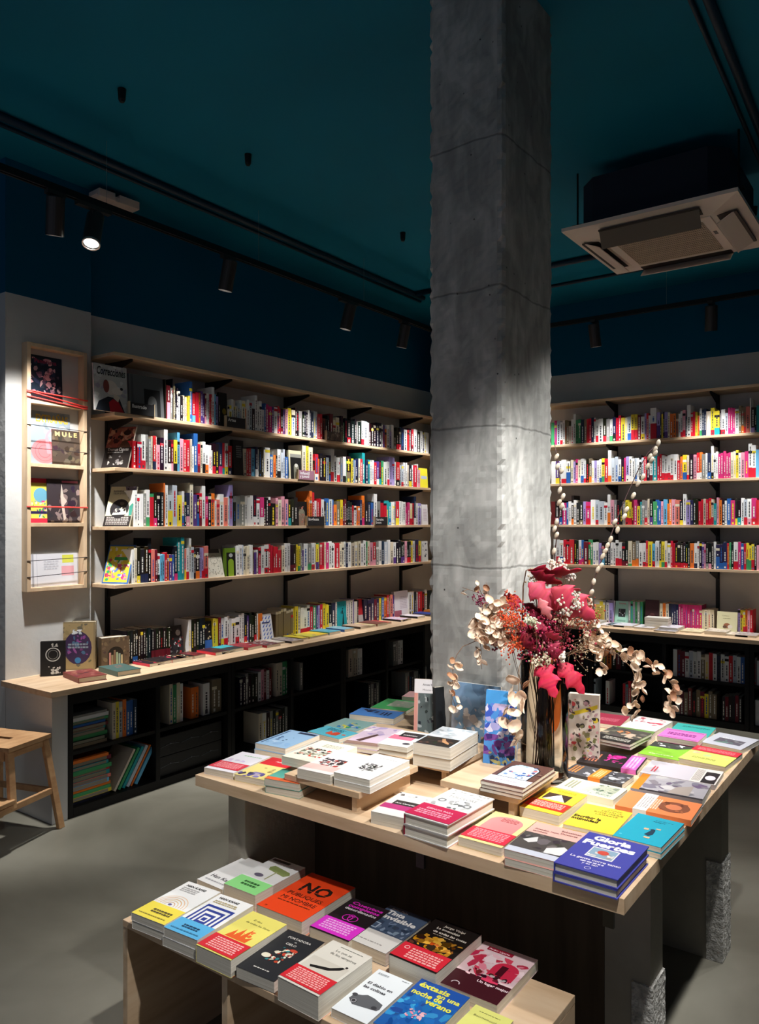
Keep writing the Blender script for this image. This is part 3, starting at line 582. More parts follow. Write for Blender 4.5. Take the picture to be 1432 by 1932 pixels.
# lower bookcases, spine out
BXL, BYF = -3.835, 6.435
u_ = .31425
def lower(wall, px0, px1, cols, z, hgt, shelf, seed):
    n = len(cols); row(wall, BXL if wall == 'L' else BYF, z, ' '.join('%d%s' % (px0*10+int((px1-px0)*10*(j+1)/n), c) for j, c in enumerate(cols)), 0, 0, .1, px0*10, hgt, shelf=shelf, seed=seed)
DL, DR = 'black bookcase under the left counter', 'black bookcase under the far counter'
lower('L', 212, 258, 'iyhobbn', .3555, (.19, .22), DL, 61)
lower('L', 320, 346, 'cgcw', .3555, (.23, .25), DL, 62); lower('L', 360, 374, 'o', .3555, (.19, .2), DL, 63); lower('L', 384, 396, 'w', .3555, (.2, .21), DL, 64); lower('L', 400, 418, 'ee', .3555, (.21, .23), DL, 65)
lower('L', 452, 486, 'kkakkk', .3555, (.19, .21), DL, 66); lower('L', 487, 513, 'wpdwd', .3555, (.2, .22), DL, 67); lower('L', 521, 544, 'ig', .3555, (.23, .24), DL, 68)
lower('L', 488, 502, 'iw', .0505, (.2, .22), DL, 69); lower('L', 503, 543, 'kakakka', .0505, (.2, .22), DL, 70)
lower('L', 565, 571, 'a', .3555, (.2, .21), DL, 71); lower('L', 658, 684, 'iiw', .3555, (.21, .23), DL, 72); lower('L', 694, 720, 'kakak', .0505, (.2, .22), DL, 73); lower('L', 742, 760, 'aw', .3555, (.2, .21), DL, 74); lower('L', 765, 805, 'akaka', .0505, (.2, .22), DL, 75)
lower('R', 1108, 1124, 'hh', .0505, (.2, .21), DR, 81); lower('R', 1143, 1150, 'w', .0505, (.19, .2), DR, 82); lower('R', 1175, 1196, 'rtre', .0505, (.18, .22), DR, 83)
lower('R', 1270, 1405, 'wddwhwwecrwnwwrhwb', .3555, (.19, .22), DR, 84); lower('R', 1275, 1352, 'adedkedyee', .0505, (.18, .22), DR, 85); lower('R', 1092, 1180, 'dkdkkeokdk', .3555, (.18, .21), DR, 86)
lower('R', 1420, 1470, 'awawaw', .3555, (.18, .21), DR, 87); lower('R', 1362, 1400, 'kdkkdk', .0505, (.18, .21), DR, 88); lower('R', 1425, 1470, 'wakwa', .0505, (.18, .21), DR, 89)
def bmat(b):
    if b['wall'] == 'L': return Matrix.Translation((b['pl'], b['p'], b['z']+.0003))@Matrix.Rotation(math.pi/2, 4, 'Z')
    return Matrix.Translation((b['p'], b['pl'], b['z']+.0003))
def area(b):
    M4 = bmat(b); p = M4@Vector((b['w']/2, 0, b['h']/2)); d = depth(p)
    a = M4@Vector((0, 0, 0)); c = M4@Vector((b['w'], 0, 0))
    ua = (a.x*ct+a.y*st)/depth(a); uc = (c.x*ct+c.y*st)/depth(c); u = 716+F*(ua+uc)/2
    b['px'] = u
    if b['shelf'] == 'past' or u > 1428 or 806 < u < 1046: return 0
    return abs(uc-ua)*b['h']/d*(.35 if 'bookcase' in b['shelf'] else 1)
for b in BOOKS: b['A'] = area(b)
order = sorted(BOOKS, key=lambda b: -b['A'])
single = {id(b) for b in order[:300]}
# descriptions: neighbours, size and place on the shelf tell the spines apart
by_shelf = {}
for b in BOOKS: by_shelf.setdefault(b['shelf'], []).append(b)
def size_word(b):
    t = 'thick' if b['w'] > .035 else 'slim' if b['w'] < .017 else ''
    hh = 'tall' if b['h'] > .24 else 'short' if b['h'] < .185 else ''
    return ' '.join(x for x in (hh, t) if x)
descs = {}
for sh, L in by_shelf.items():
    L.sort(key=lambda b: b['p'])
    for i, b in enumerate(L):
        l = NAME[L[i-1]['c']] if i else None; r = NAME[L[i+1]['c']] if i+1 < len(L) else None
        ups = UPL if b['wall'] == 'L' else UPR; near = min(range(len(ups)), key=lambda k: abs(ups[k]-b['p']))
        band = (' over %s foot' % NAME[b['foot']]) if b['foot'] else ''
        if l and r: nb = 'between %s and %s ones' % (l, r) if l != r else 'between two %s ones' % l
        else: nb = 'at the row end'
        b['lab'] = [(size_word(b)+' '+NAME[b['c']]+' spine'+band).strip(), nb, sh]
        b['near'] = near
cnt = {}
for b in BOOKS:
    if id(b) in single: cnt.setdefault(', '.join(b['lab']), []).append(b)
WHERE = {'L': ['near the first upright', 'near the second upright', 'near the third upright', 'near the fourth upright', 'near the far corner'], 'R': ['beside the column', 'near the first upright', 'near the second upright', 'at the right edge']}
ORD = ['first', 'second', 'third', 'fourth', 'fifth', 'sixth', 'seventh', 'eighth', 'ninth', 'tenth']
def wc(s): return len(s.replace('-', ' ').replace(',', ' ').split())
for k, L in list(cnt.items()):
    if len(L) > 1:
        sub = {}
        for b in L: sub.setdefault(b['near'], []).append(b)
        for nr, LL in sub.items():
            for j, b in enumerate(sorted(LL, key=lambda b: b['p'])):
                w = WHERE[b['wall']][nr]; w = w if len(sub) > 1 else ''
                o = ORD[min(j, 9)]+' ' if len(LL) > 1 else ''
                b['lab'] = [o+b['lab'][0], b['lab'][1], b['lab'][2]]+([w] if w else [])
seen = {}
def fit(parts):
    s = ', '.join(p for p in parts if p)
    if wc(s) > 16: s = s.replace(' ones', '').replace('black bookcase under the', 'bookcase under')
    if wc(s) > 16: s = s.replace('back row of the left counter', 'left counter row').replace('back row of the far counter', 'far counter row').replace('bookcase under left counter', 'left bookcase').replace('bookcase under far counter', 'far bookcase')
    if wc(s) > 16: s = s.replace(' over ', ', ').replace('near the ', 'by ')
    if wc(s) > 16: s = s.replace('olive brown', 'olive').replace('pale blue', 'ice').replace('sky blue', 'azure')
    return s
stuff = MB()
for b in BOOKS:
    R = random.Random(b['seed'])
    if id(b) in single:
        m = MB(); spine_geo(m, b['w'], b['d'], b['h'], b['c'], b['foot'], b['ff'], R)
        o = m.build('book', PRINT); o.matrix_world = bmat(b)
        lab = fit(b['lab']); n = seen.get(lab, 0); seen[lab] = n+1
        if n: lab = fit([ORD[min(n, 9)]+' such '+b['lab'][0]]+b['lab'][1:])
        tag(o, lab, 'book', 'books on the '+b['shelf'] if 'row' not in b['shelf'] else 'books in the '+b['shelf'])
    else:
        stuff.X = bmat(b); spine_geo(stuff, b['w'], b['d'], b['h'], b['c'], b['foot'], b['ff'], R, deco=b['A'] > 0)
tag(stuff.build('shelved_books', PRINT), 'rows of many-coloured narrow spines filling the far shelves', 'books', kind='stuff')

# ---------------------------------------------------------------- printed covers
def glyphs(m, text, x, y, z, size, col, bold=0, align='LEFT', shear=0, sx=1.0, fit=None):
    cu = bpy.data.curves.new('t', 'FONT'); cu.body = text; cu.size = size; cu.offset = bold*size; cu.align_x = align; cu.shear = shear; cu.resolution_u = 2
    cu.fill_mode = 'FRONT'; ob = bpy.data.objects.new('t', cu); COL.objects.link(ob)
    me = ob.to_mesh(); 
    if len(me.vertices):
        xs = [v.co.x for v in me.vertices]; wd = max(xs)-min(xs); k = sx
        if fit and wd > 0: k = fit/wd
        b = len(m.v)
        for v in me.vertices: m.v.append(m.X@Vector((x+v.co.x*k, y+v.co.y, z)))
        for p in me.polygons: m.f.append(tuple(b+i for i in p.vertices)); m.c.append(col); m.mi.append(m.m)
    ob.to_mesh_clear(); COL.objects.unlink(ob); bpy.data.objects.remove(ob); bpy.data.curves.remove(cu)
def art(m, Wd, Ht, z, ops, seed=0):
    """print ops on a cover of size Wd x Ht whose face is at height z; unit coordinates, each op a hair higher"""
    R = random.Random(seed+5); dz = .00012; zz = z
    for op in ops:
        zz += dz; k = op[0]
        if k == 'r': _, a, b, c, d, col = op; m.face([(a*Wd, b*Ht, zz), (c*Wd, b*Ht, zz), (c*Wd, d*Ht, zz), (a*Wd, d*Ht, zz)], C(col))
        elif k == 'p': m.face([(x*Wd, y*Ht, zz) for x, y in op[1]], C(op[2]))
        elif k == 'e':
            _, cx, cy, rx, ry, col = op; m.face([(cx*Wd+rx*Wd*math.cos(t*math.pi/10), cy*Ht+ry*Wd*math.sin(t*math.pi/10), zz) for t in range(20)], C(col))
        elif k == 'g':     # ring
            _, cx, cy, r0, r1, col = op[:6]; a0, a1 = (op[6], op[7]) if len(op) > 6 else (0, 2*math.pi); N = 24
            for t in range(N):
                p, q = a0+(a1-a0)*t/N, a0+(a1-a0)*(t+1)/N
                m.face([(cx*Wd+r0*Wd*math.cos(p), cy*Ht+r0*Wd*math.sin(p), zz), (cx*Wd+r1*Wd*math.cos(p), cy*Ht+r1*Wd*math.sin(p), zz), (cx*Wd+r1*Wd*math.cos(q), cy*Ht+r1*Wd*math.sin(q), zz), (cx*Wd+r0*Wd*math.cos(q), cy*Ht+r0*Wd*math.sin(q), zz)], C(col))
        elif k == 't':
            _, tx, x, y, sz, col = op[:6]; bold = op[6] if len(op) > 6 else 0; al = op[7] if len(op) > 7 else 'LEFT'; fitw = op[8]*Wd if len(op) > 8 and op[8] else None; sh = op[9] if len(op) > 9 else 0
            glyphs(m, tx, x*Wd, y*Ht, zz, sz*Wd, C(col), bold, al, sh, fit=fitw)
        elif k == 's':     # block of fine text lines
            _, a, b, c, d, n, col = op; h = (d-b)/(n*1.7)
            for i in range(n):
                y = d-(i+.8)*(d-b)/n; x = a
                while x < c-.02:
                    L = R.uniform(.03, .1); x2 = min(c, x+L); m.face([(x*Wd, y*Ht, zz), (x2*Wd, y*Ht, zz), (x2*Wd, (y+h)*Ht, zz), (x*Wd, (y+h)*Ht, zz)], C(col)); x = x2+.018
        elif k == 'n':     # loose painterly patches
            _, a, b, c, d, cols, N = op[:7]; sz = op[7] if len(op) > 7 else .12
            for i in range(N):
                cx, cy = R.uniform(a, c), R.uniform(b, d); r = R.uniform(.35, 1)*sz; n = R.randint(5, 8); ph = R.uniform(0, 6); el = R.uniform(.35, 1); ro = R.uniform(0, 3)
                P = []
                for q in range(n):
                    t = ph+q*2*math.pi/n; rr = r*R.uniform(.6, 1.1); x0, y0 = rr*math.cos(t), rr*el*math.sin(t)
                    x = cx*Wd+(x0*math.cos(ro)-y0*math.sin(ro))*Wd; y = cy*Ht+(x0*math.sin(ro)+y0*math.cos(ro))*Wd
                    P.append((min(max(x, a*Wd), c*Wd), min(max(y, b*Ht), d*Ht), zz+i*.000004))
                m.face(P, vary(C(R.choice(cols)), R, .12))
def make_book(name, Wd, Ht, th, cover, ops, seed=0, hard=False, spine=None, pages=None, band=None, back=None):
    """book lying flat: origin at the front-left bottom corner, spine along local x = 0, cover up. returns the root mesh"""
    R = random.Random(seed); m = MB(); cv = C(cover); t = .0028 if hard else .0007; o = .003 if hard else 0
    m.box((0, 0, 0), (Wd, Ht, t), C(back) if back else cv); m.box((0, 0, th-t), (Wd, Ht, th), cv); m.box((0, 0, t), (t, Ht, th-t), C(spine) if spine else cv)
    art(m, Wd, Ht, th, ops, seed)
    root = m.build(name, PRINT)
    m = MB(); m.box((t, o+.0006, t), (Wd-o-.0006, Ht-o-.0006, th-t)); m.build('page_block', PAGE, root)
    if band:          # paper band wrapped round the book: (v0, v1, colour, text ops)
        v0, v1, col = band[:3]; m = MB(); e = .0005
        m.box((-e, v0*Ht, -.0), (Wd+.0004, v1*Ht, .0003), C(col)); m.box((-e, v0*Ht, th+.0009), (Wd+.0004, v1*Ht, th+.0013), C(col)); m.box((-e, v0*Ht, 0), (0, v1*Ht, th+.0013), C(col)); 
        if len(band) > 3: art(m, Wd, Ht, th+.0013, band[3], seed)
        tag(m.build('paper_band', PRINT, root), '%s paper band' % (NAME[col] if isinstance(col, str) and col in NAME else 'coloured'))
    return root
def put(o, M4): o.matrix_world = M4
def quad_frame(q, zt):
    """fit a rectangle to four cover corners (bottom-left, bottom-right, top-right, top-left in reading sense) on the plane z = zt"""
    P = [onz(u, v, zt) for u, v in q]; c = sum(P, Vector())/4
    U = (P[1]-P[0]+P[2]-P[3])/2; V = (P[3]-P[0]+P[2]-P[1])/2; w, h = U.length, V.length
    a = math.atan2(U.y, U.x); b = math.atan2(V.y, V.x)-math.pi/2
    d = (b-a+math.pi) % (2*math.pi)-math.pi; ang = a+d/2
    return c, w, h, ang
def cr(ox, oy, s): return lambda *p: [(ox+x*s, oy+y*s) for x, y in p]
def flat(q, base, th, label, cover, ops, n=1, name='book_on_table', grp=None, shrink=.99, labels=None, wmax=None, **kw):
    zt = base+th; c, w, h, ang = quad_frame(q, zt); w *= shrink; h *= shrink; t = th/n; R = random.Random(int(q[0][0]*7+q[0][1]))
    for i in range(n):
        top = i == n-1
        o = make_book(name, w, h, t-.0006 if not top else t-.0004, cover, ops if top else [], seed=int(q[0][0]), **kw)
        dx, dy, da = (0, 0, 0) if top else (R.uniform(-.004, .004), R.uniform(-.004, .004), R.uniform(-.02, .02))
        put(o, Matrix.Translation((c.x+dx, c.y+dy, base+i*t+.0002))@Matrix.Rotation(ang+da, 4, 'Z')@Matrix.Translation((-w/2, -h/2, 0)))
        if top: lb = label
        else:
            lb = (labels or [])[i] if labels and i < len(labels) else ('lowest' if i == 0 and n > 2 else 'middle' if n > 2 else 'lower')+' book of the stack under the '+label
            if wc(lb) > 16: lb = ' '.join(lb.split()[:16])
        tag(o, lb, 'book', grp)
GB, GT = 'books on the low bench', 'books on the large table'
B1 = cr(230, 1580, .32821); B2 = cr(640, 1620, .32821)
def title(*L): return list(L)
HK = '3a3a3c'
def bench(q, th, label, cover, ops, **kw): flat(q, BZ, th, label, cover, ops, grp=GB, name='bench_book', **kw)
bench(B1((40, 432), (235, 495), (590, 315), (385, 255)), .045, 'white novel with ochre arches and a yellow foot, outer corner of the bench', 'w',
      [('r', 0, .0, 1, .36, 'f0dc4e')]+[('g', .45, .38, r, r+.018, c, 0, math.pi) for r, c in ((.4, 'ecc49a'), (.33, 'e9b98a'), (.26, 'e2b070'), (.19, 'e8c98c'), (.12, 'd8a878'))]+
      [('e', .45, .4, .05, .04, '6a5f8e'), ('t', 'HAN KANG', .12, .88, .11, HK, .03), ('s', .12, .74, .6, .86, 3, 'b8b6b4'), ('g', .55, .2, .0, .0, 'k'), ('s', .3, .14, .85, .24, 2, '5a5030'), ('s', .1, .06, .9, .09, 1, '9a8c40')], n=2,
      labels=['plain book under the white novel with ochre arches'])
bench(B1((230, 510), (428, 592), (770, 385), (570, 330)), .052, 'white novel with a dark blue maze over a light blue foot', 'w',
      [('r', 0, 0, 1, .3, '58b0e0'), ('r', .1, .3, .9, .72, '2c3f92'), ('r', .16, .3, .84, .67, 'w'), ('r', .22, .3, .78, .62, '2c3f92'), ('r', .28, .3, .72, .57, 'w'), ('r', .34, .3, .66, .52, '2c3f92'), ('r', .4, .34, .6, .47, 'w'), ('r', .44, .36, .56, .43, '2c3f92'),
       ('t', 'HAN KANG', .12, .89, .11, HK, .03), ('s', .12, .77, .8, .85, 2, 'b8a87c'), ('s', .3, .12, .75, .2, 2, '1c3c5c'), ('s', .1, .05, .9, .08, 1, '3c7ca0')], n=2, labels=['thin teal-edged book under the maze novel'])
bench(B1((415, 615), (622, 702), (962, 500), (755, 425)), .046, 'yellow novel with orange flames and a red paper band', 'e8dc70',
      [('n', .25, .36, .75, .62, ['e8642c', 'ee8040'], 14, .07), ('p', [(.2, .36), (.3, .55), (.36, .42), (.45, .62), (.52, .44), (.6, .66), (.66, .42), (.8, .5), (.78, .36)], 'e4602a'), ('t', 'El dios', .3, .82, .09, '5a5a30', 0), ('t', 'de todos los libros', .2, .74, .09, '5a5a30', 0)],
      band=(.02, .34, 'd42a36', [('s', .15, .06, .9, .3, 6, 'f0b8b4')]))
bench(B1((640, 742), (868, 818), (1185, 605), (960, 530)), .03, 'black novel with a wreath of red, white and teal flowers', '24262a',
      [('t', 'PORTADORA', .2, .84, .1, 'd8d4cc', .01), ('t', 'de', .46, .78, .06, 'd8d4cc'), ('t', 'CIELO', .32, .7, .1, 'd8d4cc', .01), ('n', .3, .3, .75, .64, ['b8402c', '8a2c24', 'e6dcc8', 'c8c0a8', '2c7c80', 'd8d0bc'], 34, .09), ('e', .25, .38, .11, .08, 'e0dac4'), ('e', .66, .62, .1, .05, 'c04430'), ('s', .3, .1, .7, .13, 1, 'c8c4bc')])
bench(B1((885, 800), (1122, 905), (1458, 690), (1215, 590)), .058, 'thick cream novel with a falling man in black over a red band', 'ddd8cc',
      [('r', .06, .34, .94, .6, 'cfc9bc'), ('p', [(.2, .42), (.6, .5), (.78, .6), (.84, .59), (.8, .53), (.62, .44), (.25, .38)], '1c1a1a'), ('e', .85, .62, .03, .03, '2a2422'), ('t', 'Lo que sé', .3, .82, .1, '5a5852', 0), ('t', 'de los vampiros', .26, .74, .1, '5a5852', 0), ('s', .3, .92, .85, .94, 1, '8a8880')],
      band=(.03, .33, 'd42834', [('s', .1, .06, .9, .3, 7, 'f0b8b4')]))
bench(B1((778, 386), (1035, 488), (1340, 290), (1090, 195)), .045, 'bright orange book titled NO in black stencil letters', 'f0481c',
      [('t', 'NO', .2, .56, .42, '2a1a14', .035, 'LEFT', .62), ('r', .1, .6, .9, .607, 'f0481c'), ('t', 'PUBLIQUES', .13, .42, .15, '2a1a14', 0, 'LEFT', .74), ('t', 'MI NOMBRE', .13, .3, .15, '2a1a14', 0, 'LEFT', .74), ('s', .15, .24, .85, .27, 1, '6a2a14'), ('t', 'M', .12, .04, .06, '3a1a10')], hard=False, spine='d8401a', pages=1)
bench(B1((580, 265), (765, 332), (1060, 175), (880, 112)), .05, 'white novel with an olive parasol over a green foot', 'w',
      [('r', 0, 0, 1, .34, '8cd884'), ('p', [(.35, .66), (.9, .6), (.98, .68), (.9, .74), (.35, .8), (.28, .73)], '8e9c5e'), ('r', .6, .4, .64, .66, 'a8aa7c'), ('e', .35, .46, .13, .08, '6c6478'), ('r', .06, .91, .6, .97, '5c544c'), ('s', .3, .12, .75, .26, 2, '2c5c2c'), ('s', .3, .84, .8, .86, 1, '9a9890')])
bench(B1((410, 238), (575, 292), (870, 165), (715, 115)), .03, 'white novel lettered in small black script, far left of the back row', 'ecebe9',
      [('t', 'Han Kang', .12, .2, .2, '2c2a30', .02, 'LEFT', .8), ('s', .12, .08, .9, .14, 1, 'a8a6a8')])
bench(B1((1050, 515), (1278, 576), (1590, 425), (1330, 360)), .036, 'black book with magenta script and a magenta band', '241c20',
      [('t', 'Cuentos', .12, .86, .15, 'e02cc0', .03, 'LEFT', .8), ('t', 'completos', .12, .77, .15, 'e02cc0', .03, 'LEFT', .8), ('t', 'desordenados', .12, .69, .13, 'e8e0e4', .02, 'LEFT', .8), ('g', .42, .5, .1, .12, 'e02cc0'), ('g', .55, .5, .1, .12, 'e02cc0'), ('g', .48, .55, .06, .075, 'e02cc0')],
      band=(.02, .38, 'dc34c8', [('s', .12, .08, .85, .34, 5, 'f0b8ea')]))
bench(B2((20, 450), (272, 545), (525, 355), (300, 262)), .034, 'grey-blue book titled Tinta invisible with a white foot', '46566e',
      [('r', 0, 0, 1, .36, 'dcd8d2'), ('s', .2, .1, .8, .13, 1, '8a8680'), ('t', 'Javier Peña', .12, .92, .09, 'e8e6e2', .02), ('t', 'Tinta', .12, .8, .2, 'eceae6', .04), ('t', 'invisible', .12, .68, .2, 'eceae6', .04, 'LEFT', .8), ('n', .1, .38, .95, .64, ['6c7e96', '38485e', '8a9cb0', '2c3a50'], 26, .12), ('r', .12, .4, .3, .54, 'aebccc'), ('r', .15, .42, .27, .52, '46566e')])
bench(B2((275, 555), (545, 650), (838, 440), (562, 338)), .056, 'black novel with a golden reclining nude over a red band', '1a1412',
      [('t', 'Jorge Volpi', .3, .87, .1, 'e4dccc', .01), ('t', 'La invención', .2, .79, .1, 'eee6d8', .02), ('t', 'de todas las cosas', .2, .71, .1, 'eee6d8', .02), ('s', .25, .66, .7, .68, 1, 'b8a890'), ('n', .03, .34, .97, .62, ['b87c1c', '8a5a18', 'd89a30', '5a3410', '2c1a0c'], 40, .13), ('p', [(.2, .4), (.35, .52), (.5, .56), (.7, .5), (.9, .42), (.7, .4), (.5, .46)], 'e8b040'), ('e', .5, .6, .06, .06, 'e8b048'), ('n', .4, .42, .62, .5, ['b84818', 'd8702c'], 6, .08)],
      band=(.02, .33, 'd62838', [('g', .14, .24, .04, .055, 'f4d0cc'), ('s', .25, .05, .92, .27, 5, 'f0b4b0')]))
bench(B2((580, 700), (910, 862), (1140, 570), (838, 480)), .028, 'book with a crimson circus tent photograph, inner end of the bench', 'e6c8cc',
      [('r', 0, 0, 1, .34, '3c0c18'), ('n', 0, .3, 1, .82, ['d8405a', 'ecc0c8', 'e88a9c', 'f0d8dc', 'c02848'], 40, .16), ('e', .7, .6, .22, .2, 'd42c4c'), ('r', .48, .42, .92, .6, 'd42c4c'), ('r', .6, .46, .72, .66, '4c0c1c'), ('n', .2, .34, .9, .46, ['4c1420', '7a1c30', '2c0c14', 'c8b8bc'], 26, .07), ('r', .15, .86, .62, .93, '9a1c34'), ('t', 'Pedro Ugarte', .18, .875, .07, 'f4dce0', .01), ('t', 'Un lugar mejor', .45, .24, .09, 'f0dce0', .02), ('g', .2, .08, .06, .075, 'd8c8cc', 0, math.pi)])
bench(B2((-62, 850), (150, 950), (442, 710), (235, 645)), .022, 'white book titled El diablo en las colinas with an old car', 'e6ebee',
      [('t', 'El diablo en', .1, .66, .14, '1c1e24', .03, 'LEFT', .7), ('t', 'las colinas', .1, .57, .14, '1c1e24', .03, 'LEFT', .62), ('p', [(.1, .28), (.12, .38), (.3, .42), (.4, .46), (.6, .45), (.9, .4), (.94, .3), (.9, .26), (.3, .2)], '5c5e62'), ('e', .25, .27, .09, .08, '2c2c30'), ('e', .14, .38, .07, .06, '3c3c42'), ('g', .25, .27, .05, .07, 'a8a8ac'), ('e', .8, .29, .07, .06, '3a3a3e'), ('s', .1, .9, .4, .94, 2, 'a8acb0'), ('s', .75, .94, .95, .96, 1, 'a8acb0')])
bench(B2((185, 938), (490, 1080), (752, 795), (482, 690)), .03, 'blue watercolour book titled éxtasis en una noche de verano', '1a5ca8',
      [('n', 0, 0, 1, .72, ['1a6cb8', '0c4c98', '2c8cc8', '144c90', '3ca0d0'], 60, .17), ('r', 0, .7, 1, 1, '1c50a4'), ('t', 'éxtasis', .06, .86, .2, 'e6e04c', .035, 'LEFT', .62), ('t', 'en una', .5, .78, .17, 'e6e04c', .03), ('t', 'noche de', .05, .7, .19, 'e6e04c', .035, 'LEFT', .62), ('t', 'verano', .42, .61, .19, 'e6e04c', .035, 'LEFT', .52), ('n', .3, .3, .62, .46, ['e88ca0', 'f0b8c0', 'd86a80'], 16, .07)])
bench(B2((500, 1090), (740, 1180), (1035, 935), (800, 850)), .02, 'pale yellow-green book at the front corner of the bench', 'dede7c', [('s', .2, .9, .75, .92, 1, '6a6a3a'), ('t', 'Bournemouth', .15, .8, .1, '4a4a2a', 0, 'LEFT', .6)])

# --- large table
A = cr(1040, 1320, .27374); D = cr(680, 1260, .30726); Cc = cr(360, 1260, .30726); E5 = cr(680, 1450, .26536)
def tab(q, th, label, cover, ops, base=TZ, **kw): flat(q, base, th, label, cover, ops, grp=GT, **kw)
BL = '4448a0'
tab(A((15, 1120), (465, 1245), (672, 1012), (262, 905)), .046, 'dark blue hardcover with fat white title and small portrait, top of the near corner pair', BL,
    [('t', 'Gloria', .16, .82, .25, 'f0eef4', .05, 'LEFT', .62), ('t', 'Fuertes', .06, .67, .25, 'f0eef4', .05, 'LEFT', .84), ('r', .28, .36, .72, .64, 'e4e0e0'), ('r', .3, .38, .7, .62, '88a4b8'), ('n', .31, .39, .69, .52, ['e8e4e0', 'c8c4c0', '9a948c'], 12, .08), ('e', .5, .52, .09, .08, 'c84c40'), ('t', 'La gente corre tanto', .1, .26, .1, 'e4e0f0', .02, 'LEFT', .8), ('s', .3, .19, .7, .24, 1, 'd4d0e8'), ('t', 'y es tan', .36, .15, .08, 'e4e0f0', .02), ('g', .5, .07, .04, .05, 'd4d0e8')], n=2, hard=True, labels=['dark blue hardcover, lower of the pair at the near table corner'])
tab(A((435, 932), (765, 1030), (908, 850), (590, 778)), .03, 'turquoise book with a small falling figure, near right edge', '22a6c0',
    [('s', .45, .86, .85, .88, 1, '0c4c60'), ('t', 'Apegos', .42, .8, .09, '0c3c54', .01), ('e', .58, .5, .05, .05, '1c3c50'), ('p', [(.5, .3), (.56, .48), (.64, .5), (.66, .34), (.6, .26)], '1c3c50'), ('r', .4, .46, .5, .52, 'e0b890'), ('r', .54, .18, .66, .23, 'e0b890'), ('r', .62, .54, .72, .58, 'e0b890'), ('e', .1, .12, .03, .03, '6cd0e0')], n=2, labels=['grey-edged book under the turquoise one with a falling figure'])
tab(A((965, 835), (1045, 720), (535, 622), (440, 725)), .018, 'orange book with a brown sunflower and a white paper band', 'ee8a54',
    [('e', .5, .3, .3, .3, '8a5038'), ('n', .24, .14, .76, .46, ['8a5038', '6a3c2c', 'b06844'], 30, .09), ('e', .5, .3, .15, .15, 'd88058'), ('s', .2, .48, .8, .58, 3, 'f6d8c0')], band=(.58, .76, 'w', [('s', .15, .6, .85, .74, 4, 'b0a8a4')]))
tab(A((1045, 705), (1100, 585), (620, 505), (560, 602)), .022, 'grey photo book with an orange spine edge, right edge of the table', 'aaa6ac',
    [('r', 0, .88, 1, 1, 'e8862c'), ('n', 0, .0, 1, .88, ['8c8890', 'b8b4b8', '7a7680', 'c4c0c0', '6a5c74'], 30, .2), ('p', [(.1, .2), (.1, .5), (.5, .42), (.7, .2)], 'a89c94'), ('r', 0, 0, .08, .88, '2c282c')])
tab(A((1130, 588), (1195, 500), (690, 412), (612, 502)), .016, 'pale lilac book with a black square near the table edge', 'cac4cc',
    [('r', .0, .0, 1, .34, 'e4dcd6'), ('r', .02, .02, .8, .2, '242024'), ('e', .4, .11, .16, .1, 'e8dce4'), ('s', .1, .22, .9, .33, 6, '9a928c'), ('s', .2, .82, .6, .9, 2, 'd84858')])
tab(A((915, 405), (1215, 470), (1290, 375), (985, 300)), .02, 'yellow-green book with a red band across its top', 'dade74',
    [('n', .1, .4, .9, .6, ['c8d8a0', 'e8e0a0', 'd0b890'], 8, .14), ('s', .2, .2, .7, .3, 2, 'a8a850')], n=1, band=(.66, .98, 'd42c40', [('s', .1, .74, .9, .9, 3, 'ec8c90')]))
tab(A((1075, 290), (1322, 360), (1400, 275), (1130, 215)), .018, 'pale grey book with a dark photograph, far right corner of the table', 'c4c6d0',
    [('r', .2, .25, .85, .62, '605c68'), ('n', .2, .25, .85, .6, ['4c4a54', '7a7c80', '6a8c80'], 14, .12), ('s', .25, .62, .55, .7, 1, 'ececf0')])
tab(A((605, 370), (893, 425), (965, 330), (712, 280)), .016, 'leaf green book with a black and white photograph', '8cc63c',
    [('p', [(0, .62), (0, 1), (1, 1), (1, .86), (.7, .66)], '3c403c'), ('n', .1, .74, .8, .98, ['e4e4e4', '8a8c8a', '3a3c3a'], 12, .12), ('s', .2, .14, .8, .2, 1, 'd8ecb0')])
tab(A((800, 262), (1065, 312), (1107, 195), (842, 150)), .014, 'turquoise book under and behind the small pink one', '38b0a8', [('s', .2, .8, .9, .88, 2, '1a6c68')])
tab(A((735, 250), (1020, 292), (1062, 240), (797, 188)), .02, 'small orchid pink book framed in purple, on the turquoise one', 'e07cc4', [('r', .05, .08, .95, .12, '9a4c90'), ('r', .05, .88, .95, .92, '9a4c90'), ('s', .15, .35, .85, .65, 2, '7a2c7c')], base=TZ+.014)
tab(A((560, 190), (712, 242), (800, 150), (548, 100)), .022, 'white book with red painted swirls, back of the table', 'e2d6d4',
    [('n', .1, .45, .9, .95, ['c8405a', 'b02c48', 'e08c98', 'a8c8a0'], 16, .14), ('r', .7, .0, 1, .3, 'dcd8d4')])
tab(A((262, 148), (470, 185), (550, 112), (330, 92)), .018, 'crimson book just right of the vase at the back of the table', '9c2c44', [('s', .2, .3, .8, .6, 3, 'c86c7c')])
tab(A((420, 232), (668, 282), (690, 225), (440, 172)), .03, 'green-edged book under the dark photo book', '6c8c4c', [])
tab(A((290, 262), (565, 312), (655, 238), (420, 168)), .022, 'dark photo book, top of its stack beside the vase', '4c4a44',
    [('n', 0, .3, 1, 1, ['6c685c', '3c3a34', 'a89884', '545048'], 24, .16), ('n', .2, .6, .6, .8, ['e08c5c', 'd87848'], 6, .1), ('r', 0, 0, 1, .36, '242220'), ('s', .25, .1, .9, .28, 3, 'c8c4b8'), ('r', .62, .4, .78, .7, 'c0ac98')], n=2, base=TZ+.0305)
